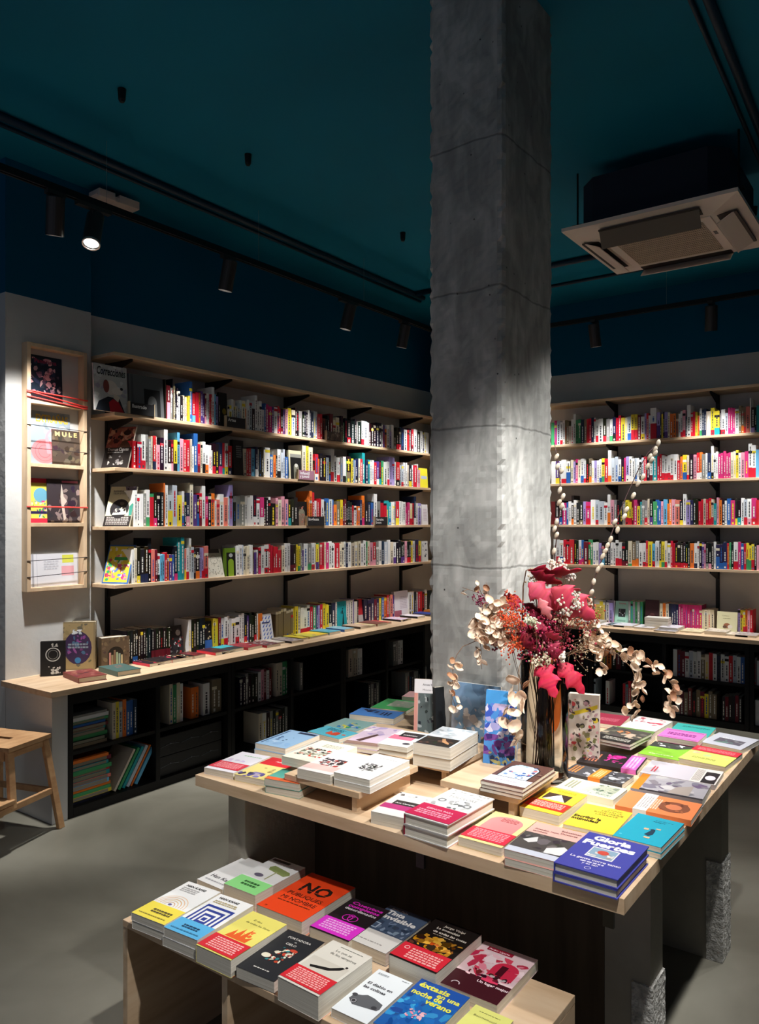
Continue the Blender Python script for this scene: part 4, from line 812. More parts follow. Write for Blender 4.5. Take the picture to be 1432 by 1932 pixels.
tab(A((580, 490), (682, 400), (260, 345), (170, 425)), .014, 'black book with a magenta portrait and an orchid pink band', '282224',
    [('n', .3, .3, .85, .62, ['d42c94', 'e050a8', 'b81c7c'], 20, .12), ('s', .2, .7, .8, .92, 4, 'c87858')], band=(.02, .26, 'e070c4', [('s', .1, .06, .9, .22, 3, 'f4c8ea')]))
tab(A((488, 598), (560, 520), (160, 440), (95, 488)), .018, 'grey photo book with an orange paper band, before the black and magenta one', '4c4c50',
    [('n', 0, 0, 1, .4, ['8c8c90', '5c5c60', 'c0c0c4', '2c2c30'], 20, .16), ('n', 0, .55, 1, .75, ['9a9aa0', 'b8b8bc'], 6, .16), ('s', .2, .8, .9, .96, 3, 'e09048')], band=(.36, .56, 'ee8c34', [('s', .15, .4, .85, .52, 3, 'f6c890')]))
tab(A((425, 702), (520, 615), (130, 530), (50, 595)), .02, 'cream book striped with fine green lines, right of the vase foot', 'e6e6cc',
    [('n', .1, .08, .95, .5, ['5c6c5c', '8a988a', 'a8b4a0'], 18, .1)]+[('p', [(.1+.08*i, .08), (.13+.08*i, .08), (.12+.08*i, .7)], '7c8c7c') for i in range(10)]+[('s', .2, .74, .8, .92, 3, 'a8a890')])
tab(A((70, 858), (428, 930), (565, 782), (242, 712)), .012, 'plain yellow book titled Escribir la intimidad', 'f0d040',
    [('t', 'ANNIE', .5, .88, .11, '5a5228', 0), ('t', 'ERNAUX', .42, .8, .11, '5a5228', 0), ('t', 'ROSE-MARIE', .3, .72, .11, '5a5228', 0), ('t', 'LAGRAVE', .36, .64, .11, '5a5228', 0), ('t', 'Escribir la', .02, .4, .17, '1c1a10', .035, 'LEFT', .56), ('t', 'intimidad', .02, .29, .17, '1c1a10', .035, 'LEFT', .54)])
tab(D((985, 848), (1215, 910), (1400, 780), (1155, 728)), .03, 'golden yellow book with a snowy peak over a red band', 'f0cc3c',
    [('r', .16, .5, .78, .78, '3c2c24'), ('p', [(.2, .5), (.5, .76), (.75, .5)], 'e8e8ec'), ('s', .3, .86, .8, .94, 2, 'b89820')], band=(.12, .42, 'e03428', [('s', .1, .17, .9, .38, 5, 'f4b4a8')]))
tab(D((580, 1030), (875, 1110), (1080, 935), (845, 885)), .024, 'cream book with a salmon arched window over a red band', 'eedc98',
    [('r', .1, .3, .88, .72, 'f08c8c'), ('e', .49, .72, .39, .3, 'f08c8c'), ('s', .35, .72, .75, .84, 3, 'a05050')], band=(.06, .4, 'e02c44', [('s', .1, .1, .9, .37, 6, 'f4a0a8')]))
tab(E5((1020, 575), (1385, 660), (1660, 470), (1240, 380)), .04, 'pink book with a black and white figure lying down, beside the blue hardcovers', 'eeb4a8',
    [('r', 0, .14, 1, .66, '4c4846'), ('n', 0, .14, 1, .64, ['3a3836', '5c5856', '6c6866'], 22, .15), ('p', [(.1, .4), (.3, .56), (.36, .42), (.24, .34)], 'd8d6d4'), ('p', [(.6, .3), (.85, .44), (.98, .36), (.9, .18), (.62, .16)], 'e0dedc'), ('r', 0, 0, 1, .14, 'c8ccd8'), ('t', 'Alisedas, ropa,', .1, .78, .08, '6c3c40', .01), ('t', 'camiseta', .1, .71, .08, '6c3c40', .01), ('t', 'Sebastiaan', .56, .87, .09, '5c3438', .01), ('t', 'Duvierat', .58, .79, .09, '5c3438', .01)], n=2, labels=['lower copy under the pink book with a lying figure'])
tab(D((50, 880), (290, 925), (425, 800), (265, 758)), .034, 'white and black book with a magenta stripe, left of the crimson-banded pair', 'dedad6',
    [('r', 0, .25, 1, .45, 'b02c70'), ('r', .2, .45, 1, .64, '2a2628'), ('t', 'Ana Campoy', .26, .51, .11, 'e8e4e4', .02, 'LEFT', .6), ('n', 0, .84, 1, 1, ['2a2628', '6a6668', 'c8c4c4'], 8, .12)])
tab(D((262, 888), (550, 975), (808, 800), (572, 738)), .062, 'white engraved hardcover with a crimson band, top of its pair', 'dcdad6',
    [('t', 'FOLCLORE', .2, .74, .14, '8a8c8a', .01, 'LEFT', .62), ('n', .08, .42, .92, .7, ['6c6e70', 'a8a8a8', 'c8c8c6', 'e4e4e2'], 26, .09), ('g', .2, .6, .05, .09, '7c7e80'), ('g', .8, .58, .05, .09, '7c7e80'), ('n', .1, .84, .95, .98, ['b8b8b6', 'a8aaa8'], 16, .06)], n=2, hard=True, spine='8a1430',
    band=(.02, .4, 'c01c4c', [('t', 'ESENCIA PARA', .2, .27, .1, 'f4b8c8', .02, 'LEFT', .6), ('s', .1, .1, .85, .24, 3, 'f0a0b4')]), labels=['lower hardcover of the crimson-banded pair at the table front'])
tab(D((735, 695), (1000, 745), (1190, 620), (945, 565)), .032, 'brown book with a blue winter scene in an arch, on the front riser', '5a3c34',
    [('r', .1, .3, .85, .72, '1c181c'), ('e', .475, .72, .375, .28, '1c181c'), ('r', .13, .32, .82, .72, 'b8c8d8'), ('e', .475, .72, .345, .25, 'b8c8d8'), ('n', .14, .34, .8, .88, ['dce4ec', '6c8cb8', '3c5c94', 'a8bcd0', 'c05c50', '2c3c60'], 40, .09), ('r', 0, .06, 1, .3, 'e4dce4'), ('s', .2, .16, .75, .2, 1, '9a8c98'), ('n', .9, .1, 1, .9, ['3c2420', '8a6c60'], 10, .06)], base=RZT, n=3, labels=['lowest pinkish book of three on the front riser', 'middle pinkish book of three on the front riser'])
tab(D((310, 455), (542, 490), (742, 390), (510, 362)), .075, 'very thick white book with a dark photograph of an arm, rear riser', 'd4dade',
    [('r', .05, .0, .95, .42, '2a2420'), ('n', .1, .05, .9, .38, ['2a2420', '5c4434', '3c2c24'], 18, .14), ('p', [(.5, .36), (.62, .2), (.85, .12), (.8, .2), (.66, .28), (.58, .38)], 'c89468'), ('n', .1, .6, .9, .95, ['e0e6ea', 'c0ccd4'], 10, .16)], base=RZT, n=2, labels=['lower thick white book of the pair on the rear riser'])
# left part of the table
tab(Cc((70, 612), (255, 642), (505, 545), (320, 515)), .022, 'white and lilac book with a red band, left corner of the table', 'e8e4ea',
    [('n', .1, .45, .9, .6, ['c8b8d8', 'd8c8e0'], 8, .14), ('s', .3, .8, .9, .86, 1, '9ac49a')], band=(.1, .42, 'd83c4c', [('s', .1, .14, .9, .38, 5, 'f0a8ac')]))
tab(Cc((260, 652), (442, 686), (700, 580), (502, 550)), .022, 'yellow, mauve and red book, second along the front edge', 'ead888',
    [('r', 0, .62, 1, 1, 'd22c34'), ('t', 'Aida', .35, .8, .12, 'f0d8d4', .02), ('n', 0, .0, 1, .25, ['7c70a8', '5c5488', 'b8a8c8', '3c3850'], 14, .16), ('n', .3, .3, .9, .5, ['8a7850', 'c8b070'], 8, .08)])
tab(Cc((450, 676), (655, 714), (790, 650), (560, 622)), .046, 'teal book with an orange foot, top of the pair by the left riser', '5cac9c', [('r', 0, 0, 1, .22, 'e86c3c'), ('r', .5, .7, 1, 1, 'e04838')], n=2, labels=['lower cream-edged book by the left riser'])
tab(Cc((395, 462), (577, 495), (797, 412), (610, 378)), .042, 'sky blue book with a bird silhouette, left edge of the table', '98bcdc',
    [('r', .05, .1, .1, .95, '2c4870'), ('n', .2, .35, .6, .6, ['4c6c94', '3c5880'], 10, .08), ('r', .4, .86, .98, .96, '2c3850'), ('n', .1, .1, .9, .3, ['b0cce4', '88b0d4'], 6, .2)], n=2, labels=['lower copy under the sky blue book'])
tab(Cc((700, 388), (930, 440), (1010, 400), (858, 354)), .016, 'cyan book with a red shape, behind the sky blue one', '5cc0d4', [('n', .4, .2, .9, .6, ['e0583c', 'd84830'], 6, .16), ('s', .2, .6, .7, .9, 4, '1c5c74')])
tab(Cc((825, 352), (1010, 392), (1150, 338), (940, 308)), .014, 'pale teal book with a map, left back edge of the table', '8cb4b0', [('n', .3, .1, .9, .7, ['e0d44c', '2c8cc8', '3c9c6c', 'c8c4b8', '2c68b0'], 22, .14)])
tab(Cc((980, 282), (1238, 314), (1322, 272), (1040, 243)), .026, 'bright blue book with black lettering, back left of the table', '4c8cd8', [('n', .1, .5, .5, .85, ['1c2c5c', '24406c'], 8, .12), ('r', .6, .3, .64, .7, '1c2c50'), ('r', .68, .3, .72, .7, '1c2c50'), ('r', .76, .3, .8, .7, '1c2c50')])
tab(Cc((1135, 242), (1330, 270), (1400, 215), (1195, 180)), .014, 'green book with a pale photograph, behind the bright blue one', '3ca45c', [('r', .3, .3, .95, .9, 'a8b4a0'), ('n', .3, .3, .95, .9, ['c8a898', '8cb090', 'd0c4b8'], 10, .12)])
tab(Cc((1305, 175), (1400, 185), (1430, 150), (1340, 140)), .03, 'small pinkish book at the far back corner of the table', 'd8a8a8', [])
tab(Cc((935, 462), (1158, 482), (1300, 385), (1110, 350)), .026, 'mauve magazine with a violinist, middle of the left half', 'c8b4c4',
    [('n', .0, .3, 1, 1, ['d0c0c8', 'b8a4bc', 'a090b4', 'dcd0d4'], 22, .2), ('p', [(.2, .2), (.5, .6), (.6, .56), (.35, .15)], '4c3430'), ('r', 0, 0, 1, .14, '8c7064')], n=2, base=RZT, labels=['lower book under the mauve violinist magazine'])
tab(Cc((1165, 468), (1350, 492), (1440, 412), (1290, 372)), .034, 'white book with pink and black blocks, left of the thick white pair', 'e4e0dc',
    [('r', 0, .4, .8, .68, 'e06c84'), ('r', .2, .6, .95, .9, '2a2628'), ('t', 'CARMEN', .28, .7, .12, 'e8e0e0', .02), ('e', .8, .2, .12, .1, '4c4850')], n=2, base=RZT, labels=['lower copy under the white book with pink and black blocks'])
tab(Cc((875, 645), (1092, 682), (1355, 572), (1130, 520)), .04, 'white book with a scribbled tree, right end of the left riser', 'e6e4e0',
    [('n', .28, .3, .72, .58, ['3c3a3c', '6c6a6c', '8c8a8a', '2a282a'], 110, .06), ('r', .48, .24, .5, .36, '4c4a4a'), ('s', .3, .84, .8, .86, 1, 'a8a6a4')], base=RZT, n=2, labels=['lower copy under the scribbled tree book on the left riser'])
tab(Cc((650, 620), (862, 655), (1095, 545), (905, 500)), .03, 'white book with a galloping horseman drawing, middle of the left riser', 'e8e0dc',
    [('n', .15, .3, .8, .62, ['2c2a2c', '5c4c4c', '4c4a50', 'a83c34'], 80, .09), ('r', 0, .1, 1, .3, 'e8c4bc')], base=RZT)
tab(Cc((580, 545), (790, 590), (1000, 490), (800, 432)), .028, 'cream book with a sketched landscape, back of the left riser', 'e6e2d0',
    [('n', .1, .2, .8, .6, ['3c3c38', '7c7c6c', 'c84c40', '9c9c84'], 90, .08), ('s', .3, .7, .8, .86, 3, 'b0ac98')], base=RZT)

# ---------------------------------------------------------------- upright display books
def stand(name, loc, yaw, lean, w, h, th, label, cover, ops, cat='book', grp=None, seed=3, **kw):
    o = make_book(name, w, h, th, cover, ops, seed=seed, **kw)
    o.matrix_world = Matrix.Translation(loc)@Matrix.Rotation(math.radians(yaw), 4, 'Z')@Matrix.Rotation(math.radians(90-lean), 4, 'X')@Matrix.Translation((0, 0, -th))
    return tag(o, label, cat, grp)
def face(wall, u0, u1, z, h, th, label, cover, ops, lean=6, pl=None, out=0, **kw):
    """book turned face out on a shelf, its foot on the shelf between two sight lines"""
    if wall == 'L':
        X = (pl or PX)+out; a = onx(u0, 900, X).y; b = onx(u1, 900, X).y; return stand('display_book', (X, a, z+.0005), 90, lean, b-a, h, th, label, cover, ops, **kw)
    Y = (pl or PY)-out; a = ony(u0, 900, Y).x; b = ony(u1, 900, Y).x; return stand('display_book', (a, Y, z+.0005), 0, lean, b-a, h, th, label, cover, ops, **kw)
DG = 'books turned face out on the wall shelves'
face('L', 179, 242, LZ[1], .285, .012, 'white comic with a dog in a red shirt, start of the top left shelf', 'b8b8b4',
     [('n', 0, 0, 1, 1, ['c8c8c4', 'a8a4b0', 'd0d0d0'], 30, .16), ('p', [(.02, 0), (.12, .2), (.4, .32), (.75, .3), (.9, 0)], '20242c'), ('p', [(.45, 0), (.42, .2), (.55, .28), (.72, .22), (.88, 0)], 'b41c2c'), ('e', .5, .52, .2, .19, 'd8ccc0'), ('e', .36, .54, .09, .17, '7c3c34'), ('e', .68, .46, .17, .1, 'e0d6ca'), ('e', .82, .52, .045, .04, '1c1a1c'), ('p', [(.56, .3), (.6, .4), (.76, .34), (.7, .22)], 'd8ccb8'), ('t', 'Correcciones', .08, .78, .3, '1c1c1e', .02, 'LEFT', .86, .3)], lean=4, grp=DG)
face('L', 246, 310, LZ[1], .26, .015, 'dark grey book with a black arch, behind the Ilustrado sign', '55585a', [('r', .05, .02, .12, .98, '44474a'), ('r', .42, 0, .9, .68, '17181a'), ('e', .66, .36, .13, .16, '5c5e5e'), ('r', .53, 0, .79, .36, '5c5e5e')], lean=4, grp=DG)
face('L', 415, 430, LZ[1], .24, .02, 'black book with a dark yellow oval, beside the Artes sign', '141312', [('e', .6, .45, .25, .3, '8a7416')], lean=3, grp=DG)
face('L', 441, 461, LZ[2], .255, .03, 'black face-out book with pale lettering before the second upright, second left shelf', '121213', [('s', .3, .5, .8, .85, 6, '8a8a8a')], lean=3, grp=DG)
face('L', 546, 570, LZ[2], .225, .02, 'cream framed black book with a grey arch, second left shelf', 'd0c8a8', [('r', .12, .0, .98, .88, '8c8c84'), ('r', .12, 0, .98, .76, '161616'), ('r', .38, 0, .76, .42, '7c7c6c'), ('e', .57, .42, .19, .2, '7c7c6c'), ('e', .57, .48, .12, .1, 'c8c8c0')], lean=3, grp=DG)
face('L', 793, 807.5, LZ[2], .19, .014, 'yellow face-out book at the column end of the second left shelf', 'efe23c', [('r', .15, .45, .9, .6, 'b8c0d8')], lean=3, grp=DG)
face('L', 562, 580, LZ[3], .19, .014, 'black book with a sugar skull in an arch, third left shelf', '161414', [('e', .45, .5, .32, .34, '8c8874'), ('r', .13, 0, .77, .5, '8c7464'), ('n', .15, .1, .75, .8, ['5c5a50', 'b8a890', 'c06c5c'], 20, .1)], lean=3, grp=DG)
face('L', 797, 808, LZ[3], .2, .014, 'white face-out book at the column end of the third left shelf', 'f0ecee', [('s', .2, .2, .8, .8, 8, 'd0b8c8')], lean=3, grp=DG)
face('L', 393, 424, LZ[4], .2, .012, 'white line-drawn comic face out on the bottom left shelf', 'e2dccb', [('r', 0, .86, .9, 1, '4c4440')]+[('g', .5, .62, .2, .215, '8c8878'), ('g', .5, .4, .36, .37, 'a8a494'), ('n', .1, .06, .9, .7, ['c8c2b0', 'b0aa98', 'd8d2c0', '9a9484'], 60, .05)], lean=14, grp=DG)
face('L', 425, 445, LZ[4], .2, .02, 'green and black book with a portrait in an arch, bottom left shelf', '5c7c1c', [('r', .15, .0, 1, .84, '14160f'), ('r', .3, 0, .82, .5, '86a82c'), ('e', .56, .5, .26, .22, '86a82c'), ('e', .56, .74, .18, .14, 'a8aca8')], lean=2, grp=DG)
face('L', 797, 808, LZ[4], .2, .014, 'white and grey face-out book at the column end of the bottom left shelf', 'e8e8e6', [('n', .1, .2, .9, .9, ['a8aab0', 'c8c8cc', '4c4c58'], 14, .2)], lean=3, grp=DG)
def leaner(u, z, label, cover, ops, w=.19, h=.285, yaw=20, lean=20, **kw):
    p = onx(u, 900, -4.085); y, = (math.radians(yaw),); loc = Vector((p.x-w*math.cos(y), p.y-w*math.sin(y), z+.0005)); stand('display_book', loc, yaw, lean, w, h, .012, label, cover, ops, grp='books leaning at the row starts', **kw)
leaner(240, LZ[2], 'dark comic with portraits leaning at the start of the second left shelf', '2c2624',
       [('r', 0, .5, 1, 1, 'a8584c'), ('n', 0, .5, 1, .98, ['d8a080', 'e8c0a0', '6c3428', '3c2420', 'b87058', '8c4c3c'], 50, .14), ('e', .75, .78, .13, .15, 'd8a890'), ('e', .72, .86, .15, .1, '3c2420'), ('p', [(.5, .5), (.6, .66), (.8, .68), (.95, .5)], '5c3c2c'), ('t', 'Truman Capote', .1, .42, .16, 'e8e4e0', .02, 'LEFT', .8), ('s', .12, .36, .7, .4, 1, 'b8b4b0'), ('n', .2, .08, .8, .32, ['c8c4c0', '8c8884', '4c4844', 'a8a4a0'], 20, .09)])
leaner(243, LZ[3], 'cream comic with a black-haired girl leaning at the start of the third left shelf', 'e2dcba',
       [('p', [(.55, 1), (1, 1), (1, .68), (.75, .7)], '6c6478'), ('n', .6, .72, 1, 1, ['2c2630', 'c8b8c8', 'a098a8'], 8, .1), ('r', 0, 0, 1, .26, '2a2626'), ('s', .08, .04, .94, .24, 5, 'b8b0ac'), ('e', .5, .44, .36, .34, '2c282a'), ('p', [(.25, .28), (.35, .44), (.7, .5), (.82, .3)], 'e0dccc'), ('n', .25, .34, .8, .6, ['2c282a', '5c5854'], 14, .1), ('p', [(.86, .5), (1, .62), (1, .28), (.9, .26)], '3c8c7c'), ('t', 'BARBARA', .14, .86, .09, '4c4a44', .01), ('t', 'YELIN D’ITES', .14, .8, .09, '4c4a44', .01)], h=.27)
leaner(241, LZ[4], 'bright yellow, green and pink illustrated book leaning on the bottom left shelf', '3c6cb0',
       [('r', .04, .04, .94, .96, 'e8d844'), ('n', .06, .5, .92, .94, ['f0e04c', '4cb45c', 'e87ca0', 'f0f0e8', 'e8d040'], 40, .12), ('n', .06, .1, .92, .5, ['d84c88', 'e87ca8', '4cb870', '6c8cd0', 'f0e8e0', 'c83c60'], 50, .12), ('r', .3, .6, .8, .68, '3cac5c')]+[('e', .16, .1+.1*i, .06, .05, 'd84c68' if i % 2 else '3cb068') for i in range(6)], h=.255)
for u, z, nm in ((250, LZ[1], None),):
    pass
def sign(u0, u1, z, lines, label, ink='e4e2de', base='2a2a2c'):
    X = -4.064; a = onx(u0, 900, X).y; b = onx(u1, 900, X).y; w = b-a; e = empty('section_sign', (X, a, z+.0005), math.pi/2, label, 'sign', 'section signs on the left wall shelves')
    hh = .072; m = MB(); m.box((0, 0, 0), (w, .02, hh), C(base)); m.build('sign_block', PRINT, e)
    m = MB(); m.X = Matrix.Translation((0, -.0006, 0))@Matrix.Rotation(math.pi/2, 4, 'X')
    if lines: 
        for i, t in enumerate(lines): glyphs(m, t, .012, hh-.032-.026*i, 0, .031, C(ink), .03, fit=w*(.6 if len(t) > 6 else .42))
    else:
        art(m, w, hh, 0, [('n', 0, .05, 1, .95, ['6c5c58', '8c7c74', '4c4440', 'a89c98'], 26, .12)], 2)
    m.build('lettering' if lines else 'printed_pattern', PRINT, e)
    for a_, b_ in ((-.006, -.0005), (w+.0005, w+.006)):
        m = MB(); m.box((a_, -.001, 0), (b_, .022, hh+.006), C('c8b494')); m.build('wooden_end', PRINT, e)
sign(246, 291, LZ[1], ['Ilustrado'], 'dark shelf sign reading Ilustrado on the top left shelf')
sign(428, 463, LZ[1], ['Artes'], 'dark shelf sign reading Artes on the top left shelf')
sign(617, 645, LZ[1], None, 'patterned brown shelf sign on the top left shelf', base='5c504c')
sign(564, 593, LZ[2], ['Infantil', 'y juvenil'], 'pinkish shelf sign on the second left shelf', ink='f0ecf0', base='a8788c')
sign(580, 612, LZ[3], ['Inglesa'], 'dark shelf sign with one word on the third left shelf')
sign(708, 731, LZ[3], ['Narrativa', 'breve'], 'dark shelf sign with two words on the third left shelf')

# ---------------------------------------------------------------- magazines in the rack
def mag(y0, y1, z, h, th, label, cover, ops, x=XP, lean=3, out=.012, **kw): stand('magazine', (x+out+th, y0, z+.0005), 90, lean, y1-y0, h, th, label, cover, ops, cat='magazine', grp='magazines in the wall rack', **kw)
mag(2.385, 2.60, 2.3045, .27, .006, 'magazine with a pink crowd scene in the top rack compartment', '1c2838', [('n', 0, .3, .8, .95, ['c88c98', 'e0b0b4', '8c5c74', '2c3c54', 'd8a8b0'], 40, .16), ('n', 0, .2, 1, .6, ['d8b8bc', '5c4c5c', '2c2430', 'a87c8c'], 40, .08), ('r', 0, 0, 1, .2, '241a20'), ('t', 'Panorama', .2, .84, .16, '8c2c4c', .03)])
mag(2.40, 2.655, 1.9405, .31, .006, 'magazine titled EXTRAÑAS with a flamingo in the second compartment', '8c98a0', [('n', 0, .2, 1, 1, ['a0acb4', '7c8890', 'b8c0c4', '909ca4'], 30, .2), ('t', 'EXTRAÑAS', .14, .8, .24, 'd8b03c', .03, 'LEFT', .8), ('g', .6, .5, .17, .23, 'e88c94', -.6, 3.4), ('e', .34, .24, .32, .28, 'e0787c'), ('g', .34, .24, .22, .23, 'c8545c'), ('g', .34, .24, .14, .15, 'c8545c'), ('p', [(.36, .5), (.44, .5), (.5, .2), (.4, .2)], 'e88c94')])
mag(2.53, 2.71, 1.9405, .21, .006, 'brown magazine titled MULE in front of the flamingo one', '4c4038', [('n', 0, 0, 1, .9, ['54483c', '3c342c', '685c4c'], 30, .2), ('t', 'M U L E', .1, .82, .2, 'd8c080', .05, 'LEFT', .8)], out=.022)
mag(2.385, 2.53, 1.5955, .26, .006, 'red and yellow illustrated magazine in the third compartment', 'd03048', [('r', .12, .1, .88, .9, 'e0d45c'), ('e', .55, .62, .3, .3, '6ca8c0'), ('n', .15, .1, .85, .5, ['d84c88', '3ca0a0', '4c3c7c', 'e0d4c8', '3c9c5c'], 26, .12), ('r', .0, .2, .8, .26, '2c2450')])
mag(2.50, 2.71, 1.5955, .26, .006, 'dark magazine with a draped figure beside the red and yellow one', '3c3438', [('n', 0, 0, 1, .9, ['4c4044', '342c30', '6c5c5c', '8c7c78'], 34, .16), ('p', [(.44, .9), (.5, .6), (.6, .5), (.5, .4), (.56, .1), (.48, .05), (.42, .4), (.4, .6)], 'd0c0b4'), ('r', .45, .92, .95, .97, 'b85c78')], out=.022)
mag(2.39, 2.70, 1.2225, .19, .006, 'white open leaflet with yellow and pink notes in the bottom compartment', 'e6e6ec', [('r', .68, .7, .92, .95, 'e4e45c'), ('r', .66, .3, .92, .6, 'f0b0b8'), ('r', .06, 0, .1, 1, 'b0b0b8'), ('r', .16, 0, .165, 1, 'a8a8b4'), ('s', .3, .5, .6, .8, 4, 'd0d0d8')])

# ---------------------------------------------------------------- left counter display
CG = 'books lying flat on the left counter'
mkB = lambda: None
stand('display_book', onz(76, 1277, CT)+Vector((0, 0, .0005)), 55, 0, .135, .2, .03, 'small black book with white ornament standing at the counter end', '18181a', [('g', .5, .62, .26, .3, 'c8c8c4'), ('g', .5, .62, .18, .2, '8c8c88'), ('n', .2, .05, .8, .28, ['d8d8d4', 'c0c0bc'], 14, .1), ('n', .3, .84, .7, .95, ['b8b8b4'], 5, .08)], spine='18181a', hard=True)
stand('display_book', onz(114, 1265, CT)+Vector((0, 0, .0005)), 45, 0, .2, .29, .045, 'large blue and gold bound book with an oval medallion, standing upright', '8c7c5c', [('r', .05, .03, .95, .97, 'a08c64'), ('n', .06, .04, .94, .96, ['8c7c58', 'a8946c', '6c6450'], 30, .1), ('e', .5, .46, .4, .5, '3c2c4c'), ('n', .2, .3, .8, .72, ['6c3c6c', '8c4c8c', '2c4c6c', '3c2c50', '4c6c8c'], 24, .12), ('n', .3, .74, .7, .84, ['d8dce0', 'b8c4cc'], 6, .12), ('s', .22, .44, .8, .56, 2, '8c98a4'), ('e', .5, .2, .09, .09, '3c7cb0')], spine='2c4c74', hard=True)
stand('display_book', (-4.12, 2.775, CT+.0005), 78, 0, .175, .185, .08, 'brown and gold box with an arched window of tiny spines', '6c5844', [('n', 0, 0, 1, 1, ['7c6850', '5c4c3c', '8c7858'], 40, .1), ('r', .22, .1, .78, .45, '2c241c'), ('e', .5, .45, .28, .25, '2c241c')]+[('r', .26+.085*i, .1, .33+.085*i, (.5, .42, .58, .5, .45, .4)[i], ('d8988c', 'a8946c', '8c6c54', 'a8b894', '9cb0a0', 'c8b88c')[i]) for i in range(6)], spine='5c4c38', hard=True, cat='box set')
face('L', 322, 348, CT, .2, .02, 'black and white photo book standing with a red top edge on the counter', '2c2a2c', [('n', 0, 0, 1, .9, ['4c4a4c', '8c8a8c', 'c8c8c8', '1c1a1c', 'a83438'], 40, .14), ('e', .7, .75, .17, .17, 'c0c0c0')], lean=10, pl=CPX, grp=DG)
face('L', 387, 401, CT, .2, .014, 'black, white and blue book standing beside the black spines on the counter', '1c1a1a', [('r', 0, 0, 1, .35, '3c64ac'), ('n', .1, .36, .9, .9, ['e8e8e0', '1c1a1a', 'd0b890'], 16, .18)], lean=4, pl=CPX, grp=DG)
face('L', 496, 517, CT, .2, .014, 'white book with a blue brushstroke pattern standing on the counter', 'e6e8ee', [('p', [(.1+.28*(i % 3), .06+.15*(i//3)), (.22+.28*(i % 3), .06+.15*(i//3)), (.36+.28*(i % 3)-.04, .16+.15*(i//3)), (.26+.28*(i % 3), .16+.15*(i//3))], '4c6cc0') for i in range(18)]+[('r', .1, .66, .75, .7, '2c3c7c')], lean=10, pl=CPX, out=.03, grp=DG)
face('L', 637, 655, CT, .215, .016, 'teal book with black figures standing on the counter', '18a4b4', [('p', [(.5, .06), (.6, .5), (.35, .56), (.4, .62), (.6, .66), (.66, .5), (.7, .1)], '12262c'), ('n', .1, .5, .8, .9, ['12262c', '1c8c9c'], 8, .12)], lean=3, pl=CPX, grp=DG)
face('L', 676, 687, CT, .215, .016, 'red and white book standing just left of the navy ones on the counter', 'd83440', [('r', 0, 0, 1, .35, 'e8e4e4')], lean=6, pl=CPX, grp=DG)
face('L', 745, 771, CT, .24, .03, 'tall white face-out book near the column end of the counter', 'e6e2ea', [('r', .0, .0, .5, .25, 'a85c74'), ('s', .4, .3, .9, .8, 8, 'c8c0cc')], lean=3, pl=CPX, grp=DG)
CFN = [0]
def cflat(wall, u, v, cover, ops, label, w=.14, h=.21, th=.02, n=1, ang=0, hard=False, **kw):
    z0 = CT if wall == 'L' else CT-.003; c = onz(u, v, z0+th); t = th/n
    if wall == 'L': c.x = min(max(c.x, -4.11+h/2), -3.775-h/2+.01)
    else: c.y = min(max(c.y, 6.385+h/2), 6.70-h/2)
    for i in range(n):
        CFN[0] += 1; o = make_book('counter_book', w, h, t-.0004, cover, ops if i == n-1 else [], seed=CFN[0], hard=hard, **kw)
        base = (90 if wall == 'L' else 0)+ang
        o.matrix_world = Matrix.Translation((c.x, c.y, z0+i*t+.0003))@Matrix.Rotation(math.radians(base), 4, 'Z')@Matrix.Translation((-w/2, -h/2, 0))
        tag(o, label if i == n-1 else ('lower copy under the '+label), 'book', CG if wall == 'L' else 'books lying flat on the far counter')
N = lambda cols, k=14, sz=.18: [('n', .05, .05, .95, .95, cols, k, sz)]
L_ = 'L'
cflat(L_, 160, 1270, '7c3c38', N(['8c4c40', '6c2c2c', 'a0685c', '543028'], 30, .14), 'maroon patterned hardcover at the left end of the counter', .16, .24, .03, hard=True, ang=-12)
cflat(L_, 226, 1259, '44605c', [('n', .3, .5, .8, .8, ['9c6460', '8c5450'], 6, .14)], 'grey-green hardcover beside the maroon patterned one', .15, .235, .03, hard=True, ang=-8)
cflat(L_, 252, 1243, '2c2226', N(['d8508c', '1c181c', 'c83c50'], 8), 'black pocket book with a magenta mark, beside the brown box', .11, .17, .018, spine='c83c50')
cflat(L_, 288, 1229, '2c2220', N(['e8dcb8', 'e8743c', 'd8a060'], 10), 'pocket book with orange and cream stripes, before the black spines', .11, .17, .02, spine='e8743c')
cflat(L_, 293, 1244, '242022', N(['141214', '3c3030'], 6), 'black pocket book with an ochre spine near the counter edge', .11, .17, .02, spine='d8903c')
cflat(L_, 322, 1240, '2c2224', N(['c83c50', '1c181a'], 6), 'black pocket book with a crimson spine near the counter edge', .11, .17, .02, spine='c83448')
cflat(L_, 352, 1232, '5c2024', N(['2c1a1c', '8c2c30'], 8), 'dark red pocket book with a scarlet spine', .11, .17, .02, spine='d82c30')
cflat(L_, 338, 1217, '3c1c24', N(['2c1a20', '541c2c'], 8), 'wine coloured book behind the scarlet-spined one', .13, .19, .02, spine='c82c3c')
cflat(L_, 370, 1213, '2ca0ac', [('r', 0, .0, 1, .5, '1c2428')], 'black and turquoise book before the black spines', .13, .19, .022, spine='2ca0ac')
cflat(L_, 404, 1224, '3c9cc8', N(['4caad0', '3c94c0', 'e0e4e4'], 8), 'bright blue paperback lying at the counter edge', .12, .19, .016, spine='2c7cb0')
cflat(L_, 414, 1208, 'd8d2c8', N(['c8b8a0', 'e8e0d4', '7c7468'], 12), 'cream paperback behind the bright blue one', .13, .2, .016)
cflat(L_, 447, 1202, 'c8c0b4', N(['d8ccc0', 'a89c8c', '9c6c60'], 14), 'beige paperback behind the dark red photo book', .13, .2, .014)
